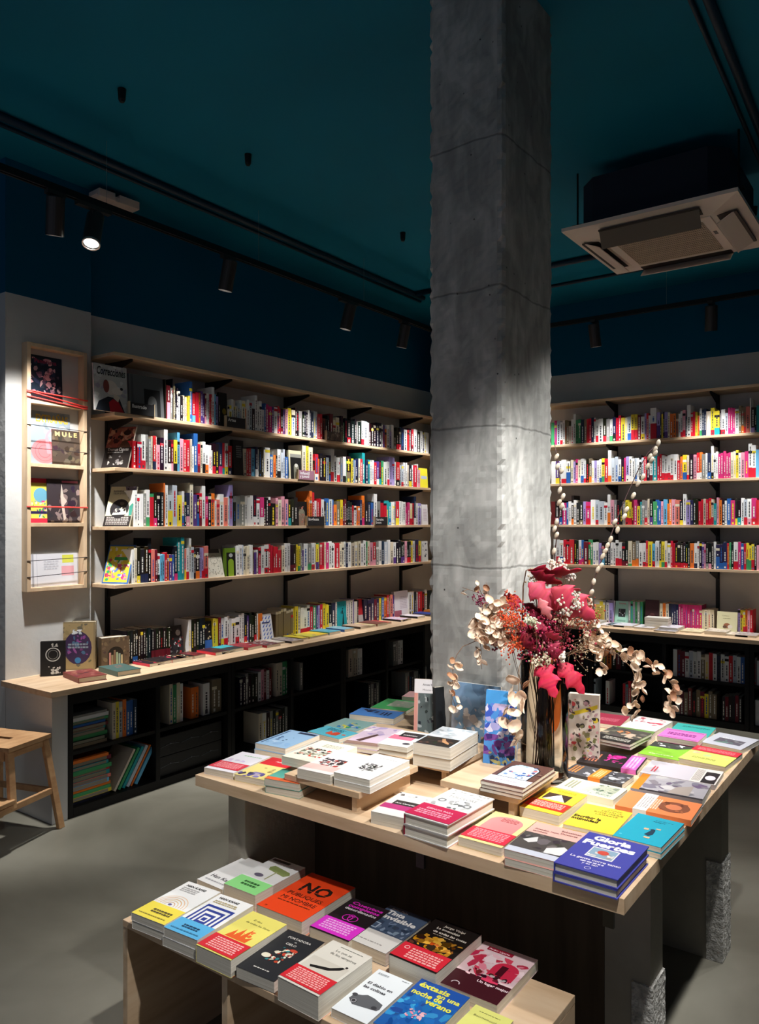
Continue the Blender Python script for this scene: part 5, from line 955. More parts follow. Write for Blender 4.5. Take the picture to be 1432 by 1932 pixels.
cflat(L_, 462, 1217, '8c2c34', N(['4c2028', 'a83c44', '5c3438', 'c8b8b4'], 20, .14), 'dark red photo book near the middle of the counter', .14, .21, .018, spine='a02c38')
cflat(L_, 497, 1213, '5c3434', N(['8c8480', '3c2c2c', 'a8403c', 'c8c0bc'], 20, .14), 'brown and red photo book right of the dark red one', .14, .21, .018, spine='9c2430')
cflat(L_, 490, 1198, 'a8a090', N(['8c8474', 'c8c0a4', '5c584c'], 14), 'grey-green paperback against the striped books', .13, .2, .014)
cflat(L_, 522, 1197, 'e0c840', N(['d8b838', 'e8d454'], 6), 'yellow paperback, first of the yellow group on the counter', .13, .2, .014)
cflat(L_, 543, 1206, 'a89c98', N(['6c5c70', 'c8bcb8', '3c343c'], 14), 'mauve-grey paperback with a black spine by the counter edge', .13, .2, .016, spine='1c1a1c')
cflat(L_, 548, 1189, 'e0c03c', N(['d8843c', 'e8d048'], 8), 'yellow and orange paperback behind the first yellow one', .13, .2, .014)
cflat(L_, 576, 1198, 'd0c848', N(['c8bc40', 'a89c54', '9c8c98'], 10), 'olive yellow paperback at the counter edge before the blue pair', .13, .2, .014)
cflat(L_, 600, 1188, '4c94a8', N(['5ca4b4', '3c7c94', '8c9c98'], 10), 'steel blue paperback near the counter edge', .14, .21, .022)
cflat(L_, 630, 1183, '6c9cb0', N(['4c8ca8', '8c9890', 'c8c8b8'], 10), 'grey-blue paperback with a blue spine right of the steel blue one', .13, .2, .022, spine='2c5ca8')
cflat(L_, 622, 1172, 'e0d0a0', N(['e8a070', 'e0dcc0', 'd85c50'], 12), 'cream and orange paperback before the yellow spines', .13, .2, .016)
cflat(L_, 650, 1167, 'd85450', N(['e0d0b8', 'e88c7c', 'c83c40'], 12), 'coral paperback behind the brown one', .13, .2, .016)
cflat(L_, 657, 1178, 'b89c84', N(['9c8470', 'c8b8a0'], 8), 'tan paperback with a dark spine by the counter edge', .13, .2, .02, spine='3c342c')
cflat(L_, 685, 1172, '8c544c', N(['7c4840', '9c6058'], 6), 'brick brown paperback near the counter edge', .14, .21, .022)
cflat(L_, 693, 1161, 'c8b0b4', N(['7c3c5c', 'e8e0d8', 'a8848c'], 18, .14), 'pale paperback with plum streaks before the navy books', .13, .2, .016)
cflat(L_, 718, 1164, 'c8b8cc', N(['d04c78', 'e0d4e0', 'a89cb0'], 12), 'lilac paperback with a pink corner by the counter edge', .13, .2, .018, spine='1c1a20')
cflat(L_, 736, 1152, '4c4448', N(['8c8484', '2c2628'], 8), 'dark paperback behind the lilac one', .13, .2, .016)
cflat(L_, 747, 1158, 'd4ccd4', N(['e4dce0', 'b8b0c0'], 8), 'pale lilac paperback with a black spine at the counter edge', .13, .2, .02, spine='1c1a20')
cflat(L_, 765, 1153, '2c4494', N(['3c50a0', '243c84'], 6), 'royal blue paperback near the column end of the counter', .13, .2, .022)
cflat(L_, 786, 1148, 'd0843c', N(['e09448', 'b87030'], 6), 'orange-brown paperback near the column end of the counter', .14, .21, .03)
cflat(L_, 770, 1139, 'dcd8dc', N(['c8c4cc', 'e8e4e8'], 6), 'white paperback behind the royal blue one', .13, .2, .016)
cflat(L_, 800, 1138, 'd8d0d0', N(['c0a8b4', 'e8e4e4', '8c8488'], 10), 'white magazine beside the column on the left counter', .14, .21, .02)
s_ = .2807
def rf(x, y, *a, **k): cflat('R', 1030+x*s_, 900+y*s_, *a, **k)
rf(300, 965, 'a8a4a0', N(['8c8884', 'c8c4c0']), 'grey magazine pile beside the bouquet on the far counter', .2, .26, .03, n=3)
rf(390, 985, 'd8d4d4', N(['c8a8a8', 'e8e4e4', '6c6864']), 'white paperback with dark marks on the far counter', .15, .2, .012)
rf(500, 985, '8c9ca8', N(['7c8c98', '5c6c74', 'a8b4bc']), 'grey-blue paperback before the mint green one', .16, .2, .012)
rf(625, 962, 'c8c4cc', N(['b8b4c0', 'd8d8dc', '8c8c98']), 'pale magazine before the grey-green spines', .16, .2, .016)
rf(715, 990, 'd4d0d4', N(['5c5860', 'e0dce0', 'a8a4a8']), 'white and black paperback, centre of the far counter', .16, .21, .014)
rf(820, 1025, 'a8a4a8', N(['6c686c', 'c8c4c8', '8c8888']), 'dark grey magazine at the far counter edge', .17, .2, .012)
rf(880, 990, 'd0ccd4', N(['8c8898', 'e0dce4', 'b8b4c0']), 'thick white book on the far counter before the magenta spines', .15, .21, .03, n=2)
rf(1000, 1025, 'd0c8a4', N(['b8b08c', 'e0dab8', '8c8468']), 'khaki paperback on the far counter', .16, .21, .014)
rf(1165, 1025, 'c8bcae', N(['8c8074', 'd8d0c4', 'a89c8c']), 'thick beige book before the cream portrait on the far counter', .16, .21, .028, n=2)
rf(1310, 1045, 'd8ccbc', N(['c89c7c', 'e4dccc', '6c6058']), 'beige paperback under the multicoloured spines', .16, .2, .014)
rf(1400, 1030, 'b0a8a4', N(['8c8480', 'c8c0bc']), 'grey magazine at the right edge of the far counter', .15, .2, .016)
face('R', 1159, 1185, CT-.003, .2, .012, 'mint green book with a framed portrait standing on the far counter', 'a8d8c4', [('t', 'VIVIAN', .25, .86, .16, 'c85c60', .02, 'LEFT', .5), ('r', .25, .3, .75, .66, '3c3c3c'), ('n', .28, .32, .72, .64, ['8c8c8c', 'e0e0e0', '2c2c2c'], 12, .12), ('s', .2, .1, .8, .18, 2, '6c9c88')], lean=12, pl=CPY, grp=DG)
face('R', 1122, 1140, CT-.003, .2, .02, 'ochre and white magazine standing beside the bouquet on the far counter', 'd0b85c', [('r', 0, .8, 1, 1, 'e8e4d8'), ('s', .2, .1, .8, .7, 8, '8c7c3c')], lean=6, pl=CPY, out=.02, grp=DG)
face('R', 1142, 1158, CT-.003, .2, .02, 'pale lilac magazine behind the mint green book', 'c8bcd8', [('r', 0, 0, 1, .3, 'd8a8d0'), ('n', .1, .4, .9, .9, ['e0dce4', '6c5c8c'], 8, .2)], lean=6, pl=CPY, grp=DG)
face('R', 1352, 1390, CT-.003, .17, .02, 'cream book with two tumbling figures standing on the far counter', 'e0dcb4', [('t', 'Cuerpos', .25, .78, .1, '8c885c', .0), ('e', .5, .34, .17, .14, 'a0684c'), ('e', .66, .3, .12, .1, 'e8e0d0'), ('e', .4, .28, .1, .08, '6c5444'), ('s', .3, .66, .7, .7, 1, '8c885c')], lean=8, pl=CPY, out=.05, grp=DG)
face('R', 1217, 1243, CT-.003, .225, .02, 'dark brown face-out book behind the grey-green spines', '3c2024', [('e', .5, .4, .2, .2, '5c3434')], lean=3, pl=CPY, grp=DG)
# a small pile in front of it
for i in range(4):
    o = make_book('counter_book', .19, .13, .022, ('d8c8a0', 'e0dcd0', '8c7454', 'd8d4cc')[i], [], seed=i)
    p = ony(1216, 1200, 6.58); o.matrix_world = Matrix.Translation((p.x, 6.58, CT-.0027+i*.0224))@Matrix.Rotation(math.radians((i-1)*2), 4, 'Z')
    tag(o, ('khaki', 'cream', 'brown', 'white')[i]+' book in the small pile beside the grey-green spines, '+('lowest', 'second', 'third', 'top')[i], 'book', 'small book pile on the far counter')

# ---------------------------------------------------------------- lying piles, leaning books and storage boxes in the black bookcases
R = random.Random(12)
def pile(y0, z, cols, lab, w=.26, x=-3.835):
    zz = z+.0005
    for i, c in enumerate(cols):
        t = R.uniform(.012, .024); m = MB(); d = R.uniform(-.01, .01); cc = vary(C(c), R)
        m.box((-.2, 0, 0), (0, w*R.uniform(.9, 1), t), cc); m.box((-.0006, .003, .002), (.0004, w*.88, t-.002), vary(C('8c8474'), R)) if R.random() < .4 else None  # page edges darkened here, standing in for shade inside the case
        o = m.build('lying_book', PRINT); o.location = (x+d-.008, y0+R.uniform(0, .012), zz); zz += t+.0005
        nm = NAME[c]; tag(o, '%s book lying in the %s, %s from the bottom' % (nm, lab, ORD[i]), 'book', 'books lying in the '+lab)
    return zz
ORD += ['eleventh', 'twelfth']
pile(2.395, .355, 'ekgetdbgwa', 'upper compartment next to the stool', .235)
pile(2.395, .05, 'kygolstrgtdo', 'lower compartment next to the stool', .25)
def tiltbook(y, z, ang, h, w, c, lab, depth_=.2):
    m = MB(); cc = C(c); m.box((-depth_, 0, 0), (0, w, h), cc); m.box((-depth_+.002, .002, h), (-.002, w-.002, h+.0003), PG)
    o = m.build('leaning_book', PRINT); o.location = (-3.84, y, z+.0006+w*math.sin(math.radians(max(0, ang)))); o.rotation_euler = (-math.radians(ang), 0, 0); tag(o, lab, 'book', 'leaning books in the lower left compartment')
y = 2.665
for i, (c, w) in enumerate((('i', .014), ('g', .016), ('t', .018), ('h', .02), ('o', .01), ('l', .02))):
    tiltbook(y+i*.0285, .05, 33, .25, w, c, NAME[c]+' picture book leaning in the lower compartment next to the stool')
def storage(y, z, w, h, lab):
    e = empty('storage_box', (-3.83, y, z+.0005), 0, lab, 'storage box', 'black storage boxes')
    boxo('box_body', (-.28, 0, 0), (0, w, h), M('black_box', (22, 22, 24), .5), e, bevel=.004)
    m = MB()
    for q in range(3):
        zz = h*.5; m.tube([(.001, w*(.02+q*.32), zz-.006), (.002, w*(.17+q*.32), zz+.008), (.001, w*(.3+q*.32), zz-.002)], .0014, n=5); m.ball((.001, w*(.17+q*.32), zz+.008), .005)
    m.build('cord_trim', M('silver_cord', (120, 122, 128), .5), e)
for k, (y, lab) in enumerate(((2.975, 'next to the stool'), (3.56, 'in the middle'))):
    for j in range(2): storage(y, .0508+j*.122, .5, .12, 'black storage box with a silver cord, %s of the pair %s' % (('lower', 'upper')[j], 'in the second compartment column' if k == 0 else 'in the third compartment column')) if k == 0 else None

# ---------------------------------------------------------------- standing books around the vase
stand('display_book', onz(780, 1400, TZ)+Vector((0, 0, .0005)), 22, 6, .13, .24, .016, 'standing book with a dark misty painting and white title strip by the column foot', 'd0b0a8', [('r', .12, .0, 1, .78, '5c6868'), ('n', .12, .0, 1, .78, ['4c5858', '7c8888', '3c4444', 'a8b0b0', '2c3030'], 44, .12), ('r', 0, .78, 1, 1, 'eceaec'), ('t', 'Annie Ernaux', .25, .9, .09, '3c3c40', .01), ('t', 'Mirarse de frente', .25, .82, .08, '5c5c60', 0), ('r', 0, 0, .1, .78, 'd8988c')], spine='c83444')
stand('display_book', onz(824, 1408, TZ)+Vector((0, .0, .0005)), 62, 3, .1, .22, .02, 'cream-edged black book standing open behind the misty painting one', '1c2024', [])
stand('display_book', onz(850, 1421, TZ)+Vector((0, -.004, .0005)), 3, 6, .19, .262, .016, 'standing book with a painted sky, clouds and two riders', '7ca0c0', [('n', 0, .55, 1, 1, ['7c9cbc', '8cacc8', '6c8cac'], 20, .2), ('n', 0, .35, 1, .66, ['d8d4d0', 'b8b4b4', 'e4e0dc', '9ca4b0'], 36, .13), ('n', 0, 0, 1, .36, ['b8a088', '9c8468', 'c8b49c'], 24, .16), ('n', .05, .06, .6, .36, ['2c2420', '4c3428', '6c5444', '8c2c24', 'd8c8b8'], 26, .09), ('n', .6, .1, 1, .3, ['c8b0a0', '5c4c40', '8c7460'], 12, .08)])
stand('display_book', onz(911, 1439, RZT)+Vector((0, 0, .0005)), 10, 9, .105, .235, .03, 'narrow standing book with a blue and violet mountain painting, on the riser', '4c8cd0', [('r', 0, .8, 1, 1, '4c9cdc'), ('n', 0, .35, 1, .82, ['3c5cb8', '5c7cd0', '2c4494', 'a8a8d8', 'c8b8dc', 'd8d4e8'], 50, .2), ('n', 0, .12, 1, .4, ['4c2c7c', '6c3c8c', '3c2468', '7c4c94'], 30, .2), ('n', 0, 0, 1, .16, ['1c2c5c', '2c4c8c', '4c74ac', 'a8a46c'], 18, .16)])
stand('display_book', onz(1062, 1440, TZ)+Vector((0, .05, .0005)), 14, 3, .105, .235, .035, 'thick standing book with a crowded floral cover behind the vase', 'd8ccc0', [('n', 0, 0, 1, .92, ['e4d8d0', 'b08c94', '5c4c4c', '9c8c6c', 'c84c50', 'e0c83c', '7c7c54', 'd8a8a8', '3c3438'], 110, .12), ('p', [(.1, .72), (.95, .86), (.95, .8), (.1, .66)], 'd8c034')])
stand('display_book', onz(985, 1440, TZ)+Vector((0, .12, .0005)), 20, 8, .13, .19, .016, 'orange standing book seen through the vase', 'e8742c', [('n', .1, .4, .9, .9, ['c85c20', '3c3c44', 'f08c4c'], 16, .16)])

# ================================================================ vase and dried bouquet
VC = onz(1027, 1468, TZ); VD = depth(VC); VR = .078; VH = .415
def ring(m, r, z, n=48): k = len(m.v); m.v += [VC+Vector((r*math.cos(2*math.pi*i/n), r*math.sin(2*math.pi*i/n), z)) for i in range(n)]; return k
m = MB(); prof = [(.0005, .0008), (VR-.004, .0008), (VR, .006), (VR, VH-.002), (VR-.0015, VH), (VR-.0035, VH-.002), (VR-.0035, .02), (VR-.012, .014), (.0005, .013)]; ks = [ring(m, r, z) for r, z in prof]; n = 48
for a, b in zip(ks, ks[1:]):
    for i in range(n):
        j = (i+1) % n; m.f.append((a+i, a+j, b+j, b+i)); m.c.append((1, 1, 1)); m.mi.append(0)
tag(m.build('glass_vase', GLASS, smooth=True), 'tall clear cylinder vase of dried flowers on the table before the column', 'vase')
VIEW = Vector((-st, ct, 0))
def P(u, v, dd=0): return ond(u, v, VD+dd)
def leaf_mesh(m, base, tip, width, col, lobes=3, curl=.12, roll=0, R=random, sharp=1.0, fold=.25, n=22):
    base, tip = Vector(base), Vector(tip); a = tip-base; L = a.length; a.normalize(); nn = (-VIEW-a*(-VIEW).dot(a)).normalized(); nn = Matrix.Rotation(roll, 3, a)@nn; w = a.cross(nn)
    def wf(t):
        if lobes == 0: return math.sin(math.pi*min(1, t*1.02))**.8*(1-.25*t)
        b = math.sin(math.pi*t**.8)**.75
        return max(.02, b*(.46+.6*abs((((t*lobes+.25) % 1)-.5)*2)**1.1)) if t < .97 else .01
    rows = []
    for i in range(n+1):
        t = i/n; c = base+a*(L*t)+nn*(curl*L*math.sin(math.pi*t*.9)); q = width/2*wf(t); sk = 0 if lobes == 0 else L*.07*(1 if wf(t) > .8 else 0)
        wob = L*.012*math.sin(t*17+width*90)
        rows.append((c-w*q-nn*(q*fold)+a*sk+nn*wob, c-w*q*.5-nn*(q*fold*.35), c, c+w*q*.5-nn*(q*fold*.35), c+w*q-nn*(q*fold)+a*sk-nn*wob))
    cc = C(col); dk = tuple(x*.7 for x in cc)
    k = len(m.v)
    for s, off in ((1, .0004), (-1, -.0004)):
        for r in rows: m.v += [m.X@(p+nn*off) for p in r]
    nr = len(rows)
    for s in (0, 1):
        b0 = k+s*nr*5
        for i in range(nr-1):
            vv = vary(cc, R, .1)
            for j in range(4):
                q = (b0+i*5+j, b0+i*5+j+1, b0+(i+1)*5+j+1, b0+(i+1)*5+j); m.f.append(q if s == 0 else q[::-1]); m.c.append(vv if j in (0, 3) else tuple(x*.92 for x in vv)); m.mi.append(0)
    rim = [k+i*5 for i in range(nr)]+[k+(nr-1)*5+4-0*i for i in range(1)]+[k+i*5+4 for i in range(nr-2, -1, -1)]
    for x, y in zip(rim, rim[1:]+rim[:1]): m.f.append((x, y, y+nr*5, x+nr*5)); m.c.append(cc); m.mi.append(0)
R = random.Random(21)
NECK = VC+Vector((0, 0, VH))
def foot():
    t = R.uniform(0, 6.28); r = R.uniform(0, VR*.55); return VC+Vector((r*math.cos(t), r*math.sin(t), .022))
def through(p, k=.5):
    """points of a stem that starts in the vase foot, passes its mouth and goes on to p"""
    f = foot(); d = Vector(p)-NECK; o = Vector((d.x, d.y, 0)); o = o.normalized()*VR*.6 if o.length > .001 else o
    mth = NECK+o*k+Vector((0, 0, -.01)); return [f, f.lerp(mth, .5)+Vector((R.uniform(-.008, .008), R.uniform(-.008, .008), 0)), mth]
# ---- red oak leaf sprays
c4 = lambda x, y: (850+x*.2095, 1060+y*.2095)
def oak(label, stem, leaves):
    pts = through(P(*c4(*stem[0][:2]), 0))+[P(*c4(x, y), dd) for x, y, dd in [(*s[:2], s[2] if len(s) > 2 else 0) for s in stem]]
    e = empty('oak_leaf_branch', VC, 0, label, 'dried branch', 'dried oak branches in the vase')
    m = MB(); m.X = Matrix.Translation(-VC); m.tube(pts, .0035, .0018); m.build('stem', STEM, e, smooth=True)
    for (bx, by, tx, ty, w, dd, col, roll, curl) in leaves:
        m = MB(); m.X = Matrix.Translation(-VC); b = P(*c4(bx, by), dd); t = P(*c4(tx, ty), dd+R.uniform(-.03, .02)); leaf_mesh(m, b, t, w, col, 3, curl, roll, R)
        m.build('oak_leaf', LEAF, e, smooth=True)
oak('tall dark branch with drooping crimson oak leaves at the top of the bouquet', [(640, 700), (650, 420), (655, 220, -.01), (680, 80, -.02), (720, 60, -.02)],
    [(690, 75, 1180, 55, .075, -.02, 'a81c34', .9, .12), (720, 90, 1010, 190, .06, -.04, '8c1428', .7, .1), (700, 190, 975, 430, .095, -.06, 'c8485c', -.2, .1), (470, 340, 600, 300, .05, .02, '7c1420', .5, .1), (600, 300, 540, 440, .06, -.01, 'b83444', .5, .05)])
oak('branch with wide rose-red oak leaves on the right of the bouquet', [(800, 720), (850, 500), (900, 320, -.03), (930, 250, -.04)],
    [(905, 235, 1300, 515, .115, -.08, 'c43c52', .1, .1), (880, 250, 1175, 250, .06, -.04, 'c44c5c', .9, .06), (800, 330, 905, 515, .045, -.09, 'dc7c80', .2, .16), (830, 300, 1100, 420, .08, -.03, 'a42c44', -.5, .1)])
oak('low branch with bright crimson oak leaves hanging over the vase mouth', [(830, 900), (850, 800, -.05), (860, 740, -.06)],
    [(800, 880, 945, 1225, .085, -.1, 'd02c4c', .1, .1), (965, 895, 1200, 1195, .085, -.07, 'b8243c', -.4, .12), (985, 900, 955, 1190, .05, -.03, 'b05064', .4, .1), (850, 640, 1010, 690, .05, -.09, 'b83048', .8, .12), (890, 740, 1020, 880, .07, -.08, 'a02c48', .3, .1), (640, 640, 760, 800, .07, -.05, '8c1c30', .2, .1), (700, 520, 870, 620, .06, -.06, '98203c', -.5, .1)])
oak('hidden inner branch with small wine red leaves filling the bouquet', [(760, 760, .02), (780, 600, .02), (800, 450, .02)],
    [(620+R.uniform(-60, 330), 560+R.uniform(-190, 250), 620+R.uniform(-60, 420), 580+R.uniform(-170, 300), R.uniform(.035, .06), R.uniform(-.03, .06), R.choice(['7c1828', '8c2034', '5c1420', 'a02c40', '98304c']), R.uniform(-.9, .9), .12) for _ in range(15)])
# ---- preserved eucalyptus: chains of round leaves
def coin(m, c, r, nrm, R):
    nrm = nrm.normalized(); u = nrm.orthogonal().normalized(); u = Matrix.Rotation(R.uniform(0, 6), 3, nrm)@u; w = nrm.cross(u); k = len(m.v); n = 10; cup = R.uniform(.2, .75)*r; wv = R.uniform(0, 6)
    for off in (0, -.0008):
        m.v.append(m.X@(c+nrm*off))
        for rr in (.6, 1):
            for i in range(n):
                t = 2*math.pi*i/n; el = 1.12 if rr == 1 else 1; m.v.append(m.X@(c+u*(r*rr*el*math.cos(t))+w*(r*rr*.88*math.sin(t))+nrm*(off+cup*rr*rr*(1+.5*math.cos(t))+.12*r*rr*math.sin(3*t+wv))))
    for s in (0, 1):
        b = k+s*(2*n+1)
        for i in range(n):
            j = (i+1) % n; q = [(b, b+1+i, b+1+j), (b+1+i, b+1+n+i, b+1+n+j, b+1+j)]
            for f in q: m.f.append(f if s == 0 else f[::-1]); m.c.append((1, 1, 1)); m.mi.append(0)
    for i in range(n):
        j = (i+1) % n; m.f.append((k+1+n+i, k+1+n+j, k+2*n+1+1+n+j, k+2*n+1+1+n+i)); m.c.append((1, 1, 1)); m.mi.append(0)
def sample(pts, step):
    out = []; acc = 0
    for a, b in zip(pts, pts[1:]):
        L = (b-a).length; t = step-acc
        while t < L: out.append((a.lerp(b, t/L), (b-a).normalized())); t += step
        acc = (L-(t-step))
    return out
c5 = lambda x, y: (830+x*.3282, 1010+y*.3282)
def eucalyptus(label, line, step=.02, r=.0145, skip=0, inside=True, twigs=()):
    body = [P(*c5(x, y), dd) for x, y, dd in line]; pts = (through(body[0]) if inside else [])+body
    e = empty('eucalyptus_branch', VC, 0, label, 'dried branch', 'preserved eucalyptus in the vase'); m = MB(); m.X = Matrix.Translation(-VC); m.tube(pts, .0016, .0009, n=5)
    tw = [[P(*c5(x, y), dd) for x, y, dd in t] for t in twigs]
    for t in tw: m.tube(t, .0011, .0007, n=5)
    m.build('stem', STEM, e, smooth=True)
    for body_ in [body]+tw:
        for i, (p, d) in enumerate(sample(body_, step)[skip if body_ is body else 0:]):
            for sgn in ((1, -1) if r > .012 and R.random() < .75 else (1,)):
                side = d.cross(VIEW).normalized()*sgn; nr = (-VIEW+Vector((R.uniform(-1.6, 1.6), R.uniform(-1.6, 1.6), R.uniform(-1.2, 1.5)))).normalized(); rr = r*R.uniform(.75, 1.15)
                m = MB(); m.X = Matrix.Translation(-VC); coin(m, p+side*rr*R.uniform(.5, .95)-VIEW*R.uniform(-.008, .012), rr, nr, R); m.build('eucalyptus_leaf', EUCB if R.random() < .12 else EUC, e, smooth=True)
eucalyptus('beige eucalyptus branch arching far right over the book rows', [(720, 690, -.02), (800, 645, 0), (900, 638, .02), (1000, 655, .03), (1110, 690, .04), (1200, 735, .05), (1280, 795, .05), (1330, 850, .04), (1350, 920, .03), (1320, 1020, .03)], skip=7)
eucalyptus('beige eucalyptus spray hanging right of the vase', [(720, 700, -.04), (800, 660, -.05), (900, 645, -.05), (1020, 680, -.05), (1100, 760, -.06), (1140, 860, -.06), (1140, 920, -.07), (1110, 990, -.07), (1060, 1040, -.08)], skip=11, twigs=[[(900, 645, -.05), (905, 690, -.06), (920, 740, -.06), (925, 790, -.06)]])
eucalyptus('upright beige eucalyptus tuft right of the red leaves', [(730, 640, 0), (800, 610, .0), (860, 570, 0), (885, 500, 0)], skip=3, step=.018, twigs=[[(860, 570, 0), (920, 560, .01), (945, 620, .01), (960, 650, 0)], [(820, 600, 0), (870, 620, -.02), (930, 640, -.02)]])
eucalyptus('dense beige eucalyptus cluster on the left of the bouquet', [(480, 620, 0), (400, 560, -.02), (330, 480, -.03), (280, 420, -.03), (250, 390, -.02)], step=.013, r=.0175, twigs=[[(400, 560, -.02), (320, 540, -.05), (240, 520, -.05), (200, 480, -.04)], [(420, 600, -.02), (330, 590, -.05), (250, 570, -.06), (190, 590, -.06)], [(330, 480, -.03), (350, 420, -.05), (340, 380, -.05)], [(360, 560, -.04), (290, 500, -.07), (230, 540, -.07)]])
eucalyptus('thin eucalyptus strand drooping left toward the painted-sky book', [(450, 640, 0), (300, 600, -.03), (200, 610, -.05), (130, 640, -.06), (95, 690, -.07), (75, 760, -.07), (72, 850, -.08), (70, 930, -.08), (95, 1000, -.08)], skip=9, step=.026, r=.014, twigs=[[(230, 610, -.04), (240, 680, -.05), (205, 710, -.05)], [(235, 680, -.05), (240, 770, -.05)]])
eucalyptus('eucalyptus strand hanging in front of the vase over the blue painting', [(520, 700, -.02), (470, 715, -.07), (455, 760, -.09), (452, 890, -.1), (440, 960, -.11), (400, 1020, -.12), (385, 1090, -.12), (430, 1170, -.12), (495, 1205, -.11)], skip=3, step=.035, r=.021)
eucalyptus('brown dry leaf spray reaching up left against the column', [(480, 560, .02), (380, 430, .03), (300, 370, .04), (220, 330, .05), (130, 300, .06)], skip=14, step=.02, r=.012, twigs=[[(280, 360, .04), (280, 300, .04), (265, 270, .04)], [(240, 340, .05), (215, 270, .05)], [(160, 310, .05), (120, 330, .05)]])
# ---- pussy willow
def willow(label, pts, cats):
    body = [P(u, v, dd) for u, v, dd in pts]; e = empty('pussy_willow_branch', VC, 0, label, 'dried branch', 'pussy willow branches in the vase'); m = MB(); m.X = Matrix.Translation(-VC); m.tube(through(body[0])+body, .0028, .0014); m.build('stem', M('willow_bark', (66, 40, 36), .6), e, smooth=True)
    for u, v in cats:
        dd = min(body, key=lambda p: abs((HV-F*(p.z-H)/depth(p))-v)); p = ond(u, v, depth(dd)); m = MB(); m.X = Matrix.Translation(p-VC)@Matrix.Rotation(R.uniform(.2, .6), 4, 'Y'); m.ball((0, 0, 0), .009, n=8, m=6, sq=(.85, .85, 1.45)); m.build('catkin', CATK, e, smooth=True)
willow('long pussy willow branch rising to the right past the back shelves', [(1075, 1190, .02), (1105, 1140, .03), (1122, 1090, .04), (1140, 1045, .05), (1160, 990, .06), (1182, 935, .07), (1205, 885, .08), (1222, 855, .08), (1240, 838, .08)],
       [(1116, 1118), (1120, 1098), (1113, 1135), (1128, 1075), (1134, 1068), (1142, 1040), (1137, 1050), (1152, 1018), (1146, 1030), (1165, 1000), (1160, 985), (1182, 962), (1178, 975), (1195, 935), (1204, 912), (1213, 900), (1222, 880), (1229, 868), (1236, 848), (1242, 836), (1236, 855), (1226, 862)])
willow('thin pussy willow branch rising along the right edge of the column', [(1060, 1180, .06), (1052, 1100, .07), (1046, 1050, .08), (1052, 1000, .09), (1058, 950, .09), (1056, 900, .1), (1050, 860, .1), (1046, 835, .1)],
       [(1050, 862), (1052, 880), (1060, 888), (1056, 925), (1062, 937), (1055, 948), (1060, 955), (1050, 985), (1046, 998), (1050, 1010), (1045, 1040)])
# ---- berry and blossom sprays
def spray(label, ctr, rad, cols, nb, rb, dd, stemcol=STEM, sq=1.0, sub=6, leafy=None):
    c = P(*ctr, dd); e = empty('dried_flower_spray', VC, 0, label, 'dried flowers', 'berry and blossom sprays in the vase'); m = MB(); m.X = Matrix.Translation(-VC); th = through(c); k = 0; tips = []
    for i in range(sub):
        q = c+Vector((R.gauss(0, 1), R.gauss(0, 1), R.gauss(0, 1)*sq))*rad*.55; tips.append(q); m.tube([th[-1] if i else th[0], th[-1].lerp(c, .6), q], .0013, .0006, n=4)
    m.build('stem', stemcol, e)
    m = MB(); m.X = Matrix.Translation(-VC)
    for i in range(nb):
        t = R.choice(tips); q = t+Vector((R.gauss(0, 1), R.gauss(0, 1), R.gauss(0, 1)))*rad*.3; m.ball(q, rb*R.uniform(.6, 1.2), vary(C(R.choice(cols)), R, .2), n=5, m=3)
    o = m.build('berries', LEAF, e); o['kind'] = 'stuff'
spray('orange-red filler blossom left of the red leaves', (962, 1165), .045, ['d8502c', 'e0683c', 'b83820'], 260, .0035, -.06, sub=12)
spray('orange-red blossom lower down beside the vase mouth', (968, 1205), .035, ['c84428', 'd85c34', 'a83020'], 160, .0034, -.05, sub=10)
spray('deep crimson berry cluster in the bouquet centre', (1010, 1180), .06, ['8c1c38', 'a82c4c', '6c1428', 'c84c68'], 320, .0042, -.04, sub=16)
spray('dark red berry cluster under the rose-red leaves', (1060, 1200), .055, ['7c1828', '9c2c3c', 'b84c5c', '5c141c'], 280, .004, -.03, sub=16)
spray('crimson berry cluster above the vase mouth', (1035, 1235), .05, ['8c1c38', 'a82c4c', '6c1428', 'd06c80'], 260, .004, -.05, sub=14)
spray('wine red berries poking out on the left', (935, 1205), .025, ['7c2440', '5c1830'], 70, .004, -.02, sub=6)
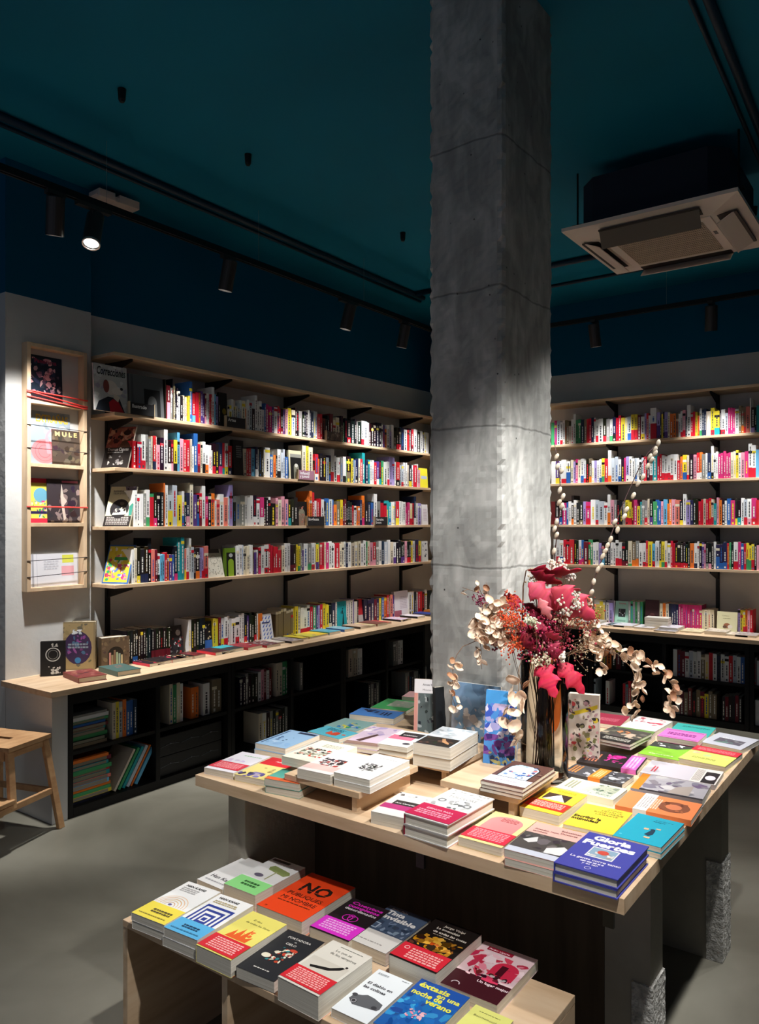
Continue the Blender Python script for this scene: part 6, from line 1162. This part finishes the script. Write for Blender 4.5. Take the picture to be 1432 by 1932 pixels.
spray('small wine red berries beside the column edge', (908, 1130), .025, ['7c2440', '5c1830', '8c3450'], 60, .0034, .03, sub=6)
spray('russet filler behind the large rose-red leaf', (1085, 1155), .045, ['a8442c', '8c3424', 'c0684c', 'd8c8b4'], 220, .0036, 0, sub=12)
spray('white fluffy blossom at the top of the bouquet', (1048, 1075), .022, ['eee8dc', 'dcd2c0'], 90, .0045, -.03, sub=5)
spray('white fluffy blossom tip beside the top leaf', (1070, 1086), .02, ['eee8dc', 'e0d8c8'], 80, .0045, -.03, sub=4)
spray('cream blossom tucked under the top leaves', (1012, 1095), .035, ['e0d8c4', 'c8bca4', 'a89880'], 120, .004, 0, sub=8)
spray('white blossom at the edge of the large rose-red leaf', (1078, 1142), .028, ['eee8dc', 'd8ccb8'], 100, .0042, -.11, sub=6)
spray('pale green-white blossom in the middle of the berries', (1005, 1175), .022, ['d0d0b4', 'b8b898', 'e8e4d0'], 80, .0038, -.12, sub=5)
spray('cream blossom cluster over the vase mouth', (1015, 1240), .028, ['d8ccb4', 'c0b498', '9c8c6c'], 90, .0038, -.09, sub=6)
spray('round white dried flower low on the right', (1062, 1238), .012, ['f0ece0', 'e0d8c8'], 60, .0045, -.1, sub=3)
spray('straw coloured wisps reaching right above the vase', (1100, 1225), .045, ['c8b090', 'e0d0b4', 'a88c68'], 130, .0026, -.02, sub=16)
# ---- bare stems crowding the vase
for i in range(26):
    t = R.uniform(0, 6.28); r = R.uniform(.25, .85)*VR; top = NECK+Vector((r*math.cos(t), r*math.sin(t), R.uniform(.02, .09))); f = foot(); m = MB(); m.X = Matrix.Translation(-VC)
    m.tube([f, f.lerp(top, .5)+Vector((R.uniform(-.01, .01), R.uniform(-.01, .01), 0)), top], R.uniform(.0018, .0042), .0014, n=6)
    o = m.build('bare_twig', (STEM, M('red_brown_stem', (128, 70, 56), .8), M('straw_stem', (190, 156, 112), .8))[i % 3], smooth=True); o.location = VC; tag(o, 'bare dried stem packed among the others inside the glass vase', 'dried stem', 'stems inside the vase')
